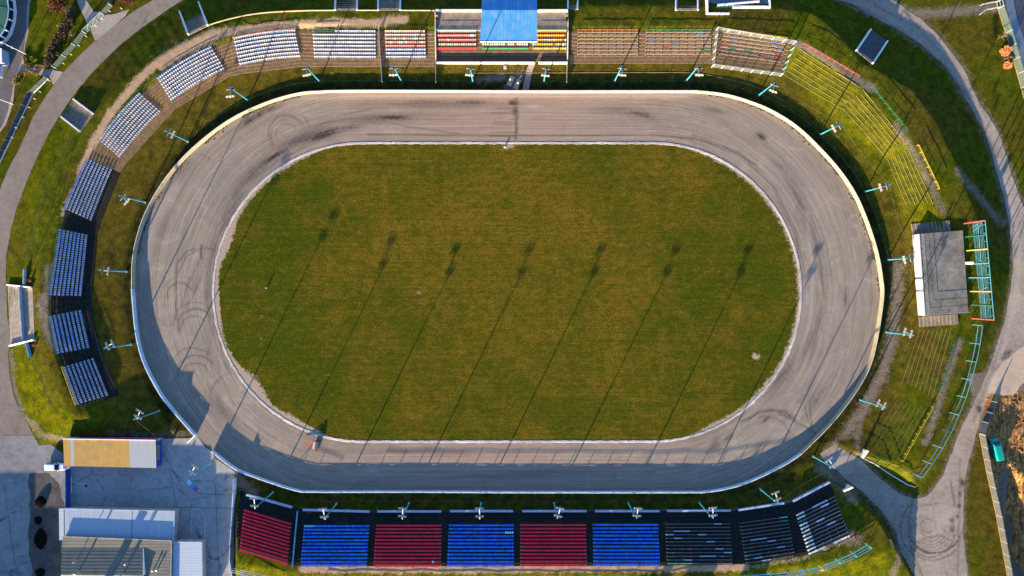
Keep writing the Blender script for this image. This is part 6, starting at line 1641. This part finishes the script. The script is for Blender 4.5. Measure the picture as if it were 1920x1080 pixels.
def build_small():
    gl = plain('car_glass', (.012, .022, .03), .12, .2, 2)
    wp = plain('white_car_paint', (.62, .66, .70), .3, .08, .8); gp = plain('green_van_paint', (.01, .30, .22), .35, .10, .8)
    vehicle('white estate car parked under the corner of the ochre roofed shed', 'parked_car', 108, 873.5, 0, 4.6, 1.72, [(-2.3, .85, .78), (-2.22, 1.25, .84), (-1.9, 1.44, .86), (-.2, 1.47, .86), (.15, 1.44, .86), (.95, 1.0, .86), (1.9, .92, .84), (2.25, .75, .76)], wp, gl, 'car', ((.16, 1.43), (.95, 1.02)), [(-1.85, -.95, .98, 1.32), (-.85, .1, .98, 1.34), (.15, .7, .98, 1.2)])
    vehicle('turquoise green van parked in the dirt beside the grey concrete fence', 'parked_van', 1862.5, 840.5, math.radians(103), 5.0, 1.9, [(-2.5, 1.9, .88), (-2.4, 2.0, .92), (-1.5, 2.04, .94), (1.0, 2.0, .94), (1.25, 1.9, .93), (1.9, 1.18, .93), (2.4, .98, .90), (2.5, .7, .84)], gp, gl, 'van', ((1.27, 1.88), (1.88, 1.22)), [(-.9, .3, 1.25, 1.7), (.45, 1.15, 1.25, 1.7)], ribs=(-2.2, .8))
    # drag grader on the track
    p = P(592, 833.5); e = empty('track_grader', p, math.radians(172)); tag(e, 'red framed drag grader with a pale drum on the track beside the kerb', 'grader')
    rust = plain('rusty_red_frame', (.38, .10, .045), .7, .3, 4)
    m = MB()
    for y in (-.95, .95): m.bar((-.65, y, .75), (.65, y, .75), .10, .14)
    for x in (-.65, .62): m.bar((x, -1.0, .75), (x, 1.0, .75), .12, .14)
    m.build('frame', rust, e)
    m = MB(); m.bar((.65, -.85, .75), (2.9, 0, .45), .11); m.bar((.65, .85, .75), (2.9, 0, .45), .11); m.bar((.65, 0, .75), (2.9, 0, .45), .11); m.box((2.95, 0, .42), (.3, .16, .1)); m.build('drawbar', rust, e)
    m = MB(); m.tube([(-.02, -.85, .62), (-.02, .85, .62)], .48, 18); m.build('drum', M['conc_pale'], e)
    for y in (-1.12, 1.12): m = MB(); m.tube([(-.4, y - .08, .3), (-.4, y + .08, .3)], .3, 14); m.build('wheel', M['black'], e)
    # start gear opposite the start line
    p = P(964, 156); e = empty('start_gate_gear', p, math.radians(-25)); tag(e, 'wooden start gear with two white lamps beside the upper straight', 'start gear')
    for x in (-.9, .75): m = MB(); m.box((x, 0, .3), (1.1, 2.4, .12)); m.build('plank_bed', M['wood'], e)
    m = MB(); m.bar((.2, -1.3, .45), (.9, 2.4, .5), .12); m.build('lever', M['wood'], e)
    for x in (-1.05, .9):
        m = MB(); m.tube([(x, .1, .2), (x, .1, 1.1)], .05, 8); m.tube([(x, .1, 1.1), (x, .1, 1.25), (x, .1, 1.42)], [.16, .22, .12], 12); m.build('lamp', M['white'], e)
    p = P(947, 126.5); m = MB(); m.box((0, 0, .12), (.75, .75, .3)); m.box((0, 0, .29), (.6, .6, .04)); tag(m.build('meter_box', M['conc_pale'], loc=p), 'small pale concrete box on the grass below the white front wall', 'box')
    m = MB(); m.tube([(0, 0, 0), (0, 0, .45), (0, 0, .5)], [.22, .2, .08], 10); tag(m.build('marker_cone', M['white'], loc=P(946.5, 276)), 'white marker standing by the inner kerb at the start line', 'marker')
    m = MB(); m.tube([(0, 0, 0), (0, 0, .6)], [.16, .13], 10); m.tube([(0, 0, .6), (0, 0, .75)], [.2, .05], 10); tag(m.build('hydrant', M['cyan'], loc=P(500.5, 539.5)), 'small turquoise hydrant on the left part of the infield', 'hydrant')
    # pink paved way up to the roofed stand
    pv = plain('pink_paving', (.30, .22, .19), .9, .25, 1.5, dirt=(.2, .15, .13)); m = MB(); pts = [(985, 171), (989, 150), (993, 132), (999, 117)]
    q = [P(*a) for a in resample(pts, 5)]
    vs = [];
    for a in q: vs += [(a[0] - .72, a[1], tz(a[0] - .72, a[1]) + .05), (a[0] + .72, a[1], tz(a[0] + .72, a[1]) + .05)]
    m.add(vs, [(2 * i, 2 * i + 1, 2 * i + 3, 2 * i + 2) for i in range(len(q) - 1)]); tag(m.build('pink_path', pv), kind='structure')
    # dark heaps on the forecourt
    hm = plain('coal_black_soil', (.006, .006, .006), 1.0, .4, 3, bump=.6)
    for x, y, rx, ry, h, l in ((77, 941, 1.15, 1.3, .9, 'black soil heap nearest the navy gate wall'), (72, 975, .85, .95, .6, 'smallest black soil heap on the forecourt'), (77, 1010, 1.3, 2.3, 1.0, 'largest black soil heap on the forecourt'), (76, 1073, 1.1, 1.0, .5, 'flat black soil heap at the bottom edge')):
        bm = bmesh.new(); bmesh.ops.create_icosphere(bm, subdivisions=4, radius=1)
        for v in bm.verts:
            k = 1 + .10 * math.sin(v.co.x * 3 + y) * math.sin(v.co.y * 2.5 + x) + R.uniform(-.05, .05); v.co = Vector((v.co.x * rx * k, v.co.y * ry * k, max(-.15, v.co.z) * h * k))
        me = bpy.data.meshes.new('soil_heap'); bm.to_mesh(me); bm.free(); me.materials.append(hm); tag(put('soil_heap', me, loc=(*W(x, y), .03)), l, 'heap', 'black heaps on the forecourt')
    # sandy heaps on the plot
    dirt = NT('raw_earth'); pp = dirt.pos(); st = dirt.noise(dirt.scale(pp, 2.2, .25, 1, math.radians(-14)), 1.0, 5, .65); f = dirt.noise(pp, 1.2, 5, .7)
    c = dirt.ramp(dirt.math('ADD', dirt.math('MULTIPLY', st, .6), dirt.math('MULTIPLY', f, .4)), [(.38, (.06, .028, .010)), (.48, (.24, .115, .038)), (.62, (.56, .30, .10))]); dm = dirt.fin(c, 1.0, st, .9, .25)
    X, Y = np.meshgrid(np.linspace(*[W(x, 0)[0] for x in (1846, 1990)], 90), np.linspace(W(0, 1140)[1], W(0, 735)[1], 230))
    px = X * S + 960; py = 540 - Y * S
    Z = .06 + .05 * np.sin(px * .55 + .22 * py + 2 * np.sin(py * .03)) * np.sin(py * .05 + 1) ** 2
    for x, y, rx, ry, h in ((1905, 885, 14, 16, 1.5), (1912, 925, 9, 26, 1.0), (1888, 868, 9, 8, .8), (1925, 850, 10, 30, .6)): Z = Z + h * np.exp(-((px - x) / rx) ** 2 - ((py - y) / ry) ** 2)
    for x, y, rx, ry, h in ((1890, 905, 10, 26, 1.4), (1903, 990, 15, 60, 2.6), (1915, 1080, 16, 50, 2.4)): Z = Z - h * np.exp(-((px - x) / rx) ** 2 - ((py - y) / ry) ** 2)
    Z = Z + .03 * np.sin(px * 1.3 + py * .7) * np.sin(py * 1.1 - px * .4)
    edge = 1836 + (py - 812) * .196 + 9
    Z = np.where((px < edge), np.minimum(Z, .03 - (edge - px) * .02), Z); Z = np.where(py < 745, .02, Z)
    tag(grid_mesh('raw_earth', X, Y, Z, dm), kind='structure')
    rb = bmesh.new()
    for _ in range(420):
        x, y = R.uniform(1858, 1925), R.uniform(745, 1080)
        if x < 1850 + max(0, y - 812) * .196 + 8: continue
        j = int(np.argmin(np.abs(px[0] - x))); i = int(np.argmin(np.abs(py[:, 0] - y))); s = R.uniform(.06, .28)
        bmesh.ops.create_icosphere(rb, subdivisions=1, radius=1, matrix=Matrix.Translation((float(X[i, j]), float(Y[i, j]), float(Z[i, j]) + s * .2)) @ Matrix.Rotation(R.uniform(0, 6), 4, 'Z') @ Matrix.Diagonal((s * R.uniform(.8, 1.8), s, s * .7, 1)))
    me = bpy.data.meshes.new('rubble'); rb.to_mesh(me); rb.free(); me.materials.append(plain('earth_clods', (.22, .12, .05), 1.0, .6, 2.0)); tag(put('rubble', me), 'scattered clods and rubble on the churned brown building plot', 'rubble', kind='stuff')
    # plants
    b1 = leaf_mat('rust_twigs', (.07, .025, .014), (.20, .085, .05)); b2 = leaf_mat('brown_twigs', (.055, .04, .02), (.19, .13, .075)); b3 = leaf_mat('orange_leaves', (.42, .14, .045), (.80, .36, .15)); b4 = leaf_mat('straw', (.16, .11, .03), (.36, .25, .08)); b5 = leaf_mat('yellow_green_leaves', (.10, .10, .008), (.26, .24, .02))
    shrub('bush', 'large rust brown bush at the top edge of the upper left garden', 113, 10, 1.9, 2.6, b1, 2600, .30)
    shrub('bush', 'rust brown bush at the top edge beside the road', 242, 0, 1.7, 1.8, b1, 1800, .28)
    shrub('bush', 'large orange leaved shrub at the upper right fence', 1880, 99, 1.15, 2.0, b3, 1400, .24)
    shrub('bush', 'small orange leaved shrub at the upper right fence', 1886, 124, .9, 1.4, b3, 900, .22)
    shrub('bush', 'low yellow green shrub at the tip of the upper left garden', 66, 113, .8, .8, b5, 500, .2)
    shrub('bush', 'small yellow green shrub near the hedge at the upper left', 115, 50, .7, .9, b5, 420, .2)
    hedge('brown hedge along the mesh fence at the upper left', [(136, 26), (133, 40), (126, 54), (115, 70), (105, 90), (97, 108), (95, 124)], 2.0, 1.5, b2, 120, .34)
    hedge('straw coloured low hedge round the tip of the garden', [(47, 108), (50, 119), (62, 124), (84, 126)], .8, .5, b4, 70, .24)
    hedge('straw coloured low hedge below the footpath branch', [(31, 158), (33, 148), (42, 140), (58, 137), (70, 139)], .9, .6, b4, 70, .24)
    for x, y, h, l, sd in ((1870, 73, 3.4, 'leafless sapling above the large orange shrub', 3), (1880, 113, 3.2, 'leafless sapling between the orange shrubs', 4), (141, 70, 2.6, 'leafless sapling beside the brown hedge', 5), (115, 107, 2.2, 'leafless sapling at the lower end of the brown hedge', 6)):
        bare_tree(l, x, y, h, h * .36, sd, group='leafless saplings', mat=M['pale_bark'])
    tm_ = leaf_mat('spring_twigs', (.05, .05, .015), (.13, .12, .04))
    for k, (x, y, h) in enumerate(((1060, 1420, 14), (1145, 1395, 15), (1215, 1450, 16), (1290, 1400, 13), (1010, 1470, 15))):
        bare_tree(f'tall thin crowned tree far below the lower stand, {["leftmost but one", "in the middle of its row", "tallest of its row", "rightmost of its row", "leftmost of its row"][k]}', x, y, h, h * .24, 20 + k, leaves=26, mat=tm_, group='trees south of the stadium', name='tall_tree')
    # bollards along the upper left road
    for k, (x, y) in enumerate(((229, 17), (207, 22), (193, 36), (181, 49), (163, 69), (149, 86), (135, 103), (121, 120), (94, 152), (77, 173), (67, 186), (57, 202), (45, 220), (33, 240), (25, 258))):
        m = MB(); m.tube([(0, 0, -.1), (0, 0, .72), (0, 0, .80)], [.065, .065, .03], 8)
        lab = 'thin white bollard on the grass above the white gate' if k < 3 else 'thin white bollard on the grass between the mesh fence and the road' if k < 8 else 'thin white bollard on the grass between the sheet fence and the road'
        tag(m.build('bollard', M['white'], loc=P(x, y)), lab, 'bollard', ['bollards above the white gate', 'bollards along the mesh fence', 'bollards along the sheet fence'][0 if k < 3 else 1 if k < 8 else 2])
    # street lamps
    for x, y, l, hh in ((50, 102, 'white street lamp beside the round building', 6.6), (24.5, 195.5, 'white street lamp at the left edge below the kiosk', 6.6)):
        p = P(x, y); e = empty('street_lamp', p); m = MB(); m.tube([(0, 0, -.2), (0, 0, hh)], [.10, .06], 8); m.build('pole', M['white'], e)
        m = MB(); m.tube([(0, 0, hh - 2.2), (0, 0, hh - 1.8)], [.22, .22], 10); m.build('lamp', M['lamp_glass'], e); m = MB(); m.bar((0, 0, hh - .1), (-.9, .4, hh), .07); m.box((-1.0, .45, hh), (.5, .25, .12)); m.build('lamp_arm', M['white'], e); tag(e, l, 'street lamp', 'street lamps at the upper left')
    # handrails at the upper right gate
    for pts, l in (([(1837, 11), (1850, 8), (1867, 5)], 'upper white handrail leading to the gate in the upper right corner'), ([(1835.5, 28), (1845, 20.5), (1858, 18), (1870, 16)], 'lower white handrail leading to the gate in the upper right corner')):
        q = [Vector(P(*p)) for p in pts]; e = empty('handrail', tuple(q[0])); o = Vector(e.location); m = MB()
        for a, b in zip(q[:-1], q[1:]): m.bar(a - o + Vector((0, 0, 1)), b - o + Vector((0, 0, 1)), .12); m.bar(a - o + Vector((0, 0, .5)), b - o + Vector((0, 0, .5)), .08)
        m.build('rail', M['pale_post'], e)
        for a in q: k = MB(); k.bar(a - o, a - o + Vector((0, 0, 1)), .09); k.build('post', M['pale_post'], e)
        tag(e, l, 'handrail', 'handrails at the upper right gate')
    a, b = Vector(P(1868.5, 4.5)), Vector(P(1871, 16)); e = empty('garden_gate', tuple(a)); b -= a; u = Vector((0, 0, 1)); m = MB()
    for z in (.1, 1.0, 1.9): m.bar(u * z, b + u * z, .08)
    m.bar((0, 0, 0), u * 2, .1); m.bar(b, b + u * 2, .1); m.build('gate_frame', M['pale_post'], e); tag(e, 'white framed gate in the panel fence at the upper right corner', 'gate')
    # painted ground in the pit yard
    zz = .042
    c4 = [(348.5, 893), (343.4, 899), (373.5, 916.6), (367.5, 923)]
    pm = [plain('faded_green_marking', (.30, .34, .28), .9, .3, 2), plain('pale_blue_marking', (.36, .50, .62), .9, .2, 2), plain('blue_marking', (.03, .26, .48), .9, .2, 2), plain('dusky_red_marking', (.24, .10, .15), .9, .25, 2)]
    for k, (t0, t1) in enumerate(((0, .24), (.24, .5), (.5, .75), (.75, 1))):
        q = [lerp2((348.5, 893), (373.5, 916.6), t0), lerp2((343.4, 899), (367.5, 923), t0), lerp2((343.4, 899), (367.5, 923), t1), lerp2((348.5, 893), (373.5, 916.6), t1)]
        sheet('painted_marking', [W(*p) for p in q], zz, pm[k])
    def line(a, b, w, m):
        A, B = Vector(W(*a)), Vector(W(*b)); n = (B - A).normalized(); n = Vector((-n.y, n.x)) * w / 2
        sheet('painted_line', [tuple(A + n), tuple(B + n), tuple(B - n), tuple(A - n)], zz, m)
    line((133, 909.5), (316, 917.5), .09, plain('worn_yellow_line', (.30, .27, .12), .9, .3, 2)); wl = plain('worn_white_line', (.48, .50, .50), .9, .3, 2)
    line((360, 955), (359.5, 1006), .14, wl); line((332.5, 952), (332.5, 1010), .08, wl); line((385, 972), (383.5, 1006), .14, wl)
    for a, b in (((360, 953.5), (372, 954)), ((372, 954), (379, 958)), ((379, 958), (385, 971))): line(a, b, .08, wl)
    p = W(162, 911); m = MB(); m.box((0, 0, .02), (.55, .55, .03)); tag(m.build('drain_cover', M['black'], loc=(p[0], p[1], zz)), 'square black drain cover on the yellow line in the pit yard', 'drain cover')

def build_world():
    az = math.atan2(-.44, -.898); el = math.radians(10.25)
    sv = Vector((math.cos(el) * math.sin(az), math.cos(el) * math.cos(az), math.sin(el)))
    w = bpy.data.worlds.new('World'); sc.world = w; w.use_nodes = True; nt = w.node_tree
    sky = nt.nodes.new('ShaderNodeTexSky'); sky.sky_type = 'NISHITA'; sky.sun_disc = False; sky.sun_elevation = el; sky.sun_rotation = az % (2 * math.pi)
    sky.air_density = 1.0; sky.dust_density = .6; sky.ozone_density = 1.5
    bg = nt.nodes['Background']; tn = nt.nodes.new('ShaderNodeMix'); tn.data_type = 'RGBA'; tn.blend_type = 'MULTIPLY'; tn.inputs[0].default_value = 1; tn.inputs[7].default_value = (*TINT, 1); nt.links.new(sky.outputs[0], tn.inputs[6]); nt.links.new(tn.outputs[2], bg.inputs[0]); bg.inputs[1].default_value = SKY
    L = bpy.data.lights.new('sun', 'SUN'); L.energy = SUN; L.angle = math.radians(.5); L.color = SUNC
    so = bpy.data.objects.new('sun', L); COL.objects.link(so); so.rotation_euler = sv.to_track_quat('Z', 'Y').to_euler()
    cam = bpy.data.cameras.new('camera'); cam.sensor_width = 36; cam.lens = 36 * H / (1920 / S); cam.clip_end = 4000; cam.clip_start = 1
    co = bpy.data.objects.new('camera', cam); COL.objects.link(co); co.location = (0, 0, H); sc.camera = co
    sc.view_settings.view_transform = 'Standard'; sc.view_settings.look = 'None'; sc.view_settings.gamma = 1; sc.view_settings.exposure = EXPO
    sc.cycles.max_bounces = 5; sc.cycles.transparent_max_bounces = 8

SUN, SUNC, SKY, EXPO, TINT = 4.7, (1.0, .79, .535), .090, 2.26, (.58, .80, 1.20)

def main():
    mats()
    M['conc_wide'] = plain('stair_pale_concrete', (.34, .285, .215), .95, .3, 1.0, dirt=(.2, .16, .11)); M['slab_blue'] = plain('blue_grey_floor', (.12, .14, .19), .8)
    M['board_pale'] = plain('pale_board', (.50, .58, .66), .5, .15); M['cyan_board'] = plain('bright_blue_board', (.12, .40, .62), .5, .15); M['green_thin'] = M['green_wire']
    M['dark_wall'] = plain('dark_retaining_wall', (.06, .055, .05), .95, .35, 1.0); M['pale_blue'] = plain('pale_blue_post', (.42, .60, .64), .5); M['pale_post'] = plain('pale_post_paint', (.34, .40, .38), .5); M['stair_shaded'] = plain('shaded_stair_concrete', (.10, .10, .10), .95, .5, 2.5)
    M['dark_post'] = plain('dark_post_paint', (.05, .08, .13), .5); M['pole_blue_lt'] = plain('divider_blue', (.22, .44, .56), .5); M['kerb_orange'] = plain('warm_kerb_stone', (.56, .40, .22), .9, .3)
    M['bark'] = plain('bark', (.10, .075, .055), .95, .35, 4); M['pale_bark'] = plain('pale_bark', (.34, .25, .14), .95, .35, 4)
    build_terrain(); build_infield(); build_track(); build_roads()
    build_barrier(); build_poles(); build_stands(); build_main_stand()
    build_judges(); build_canopy(); build_workshop(); build_round(); build_stairways(); build_frames(); build_fences(); build_small(); build_world()

main()
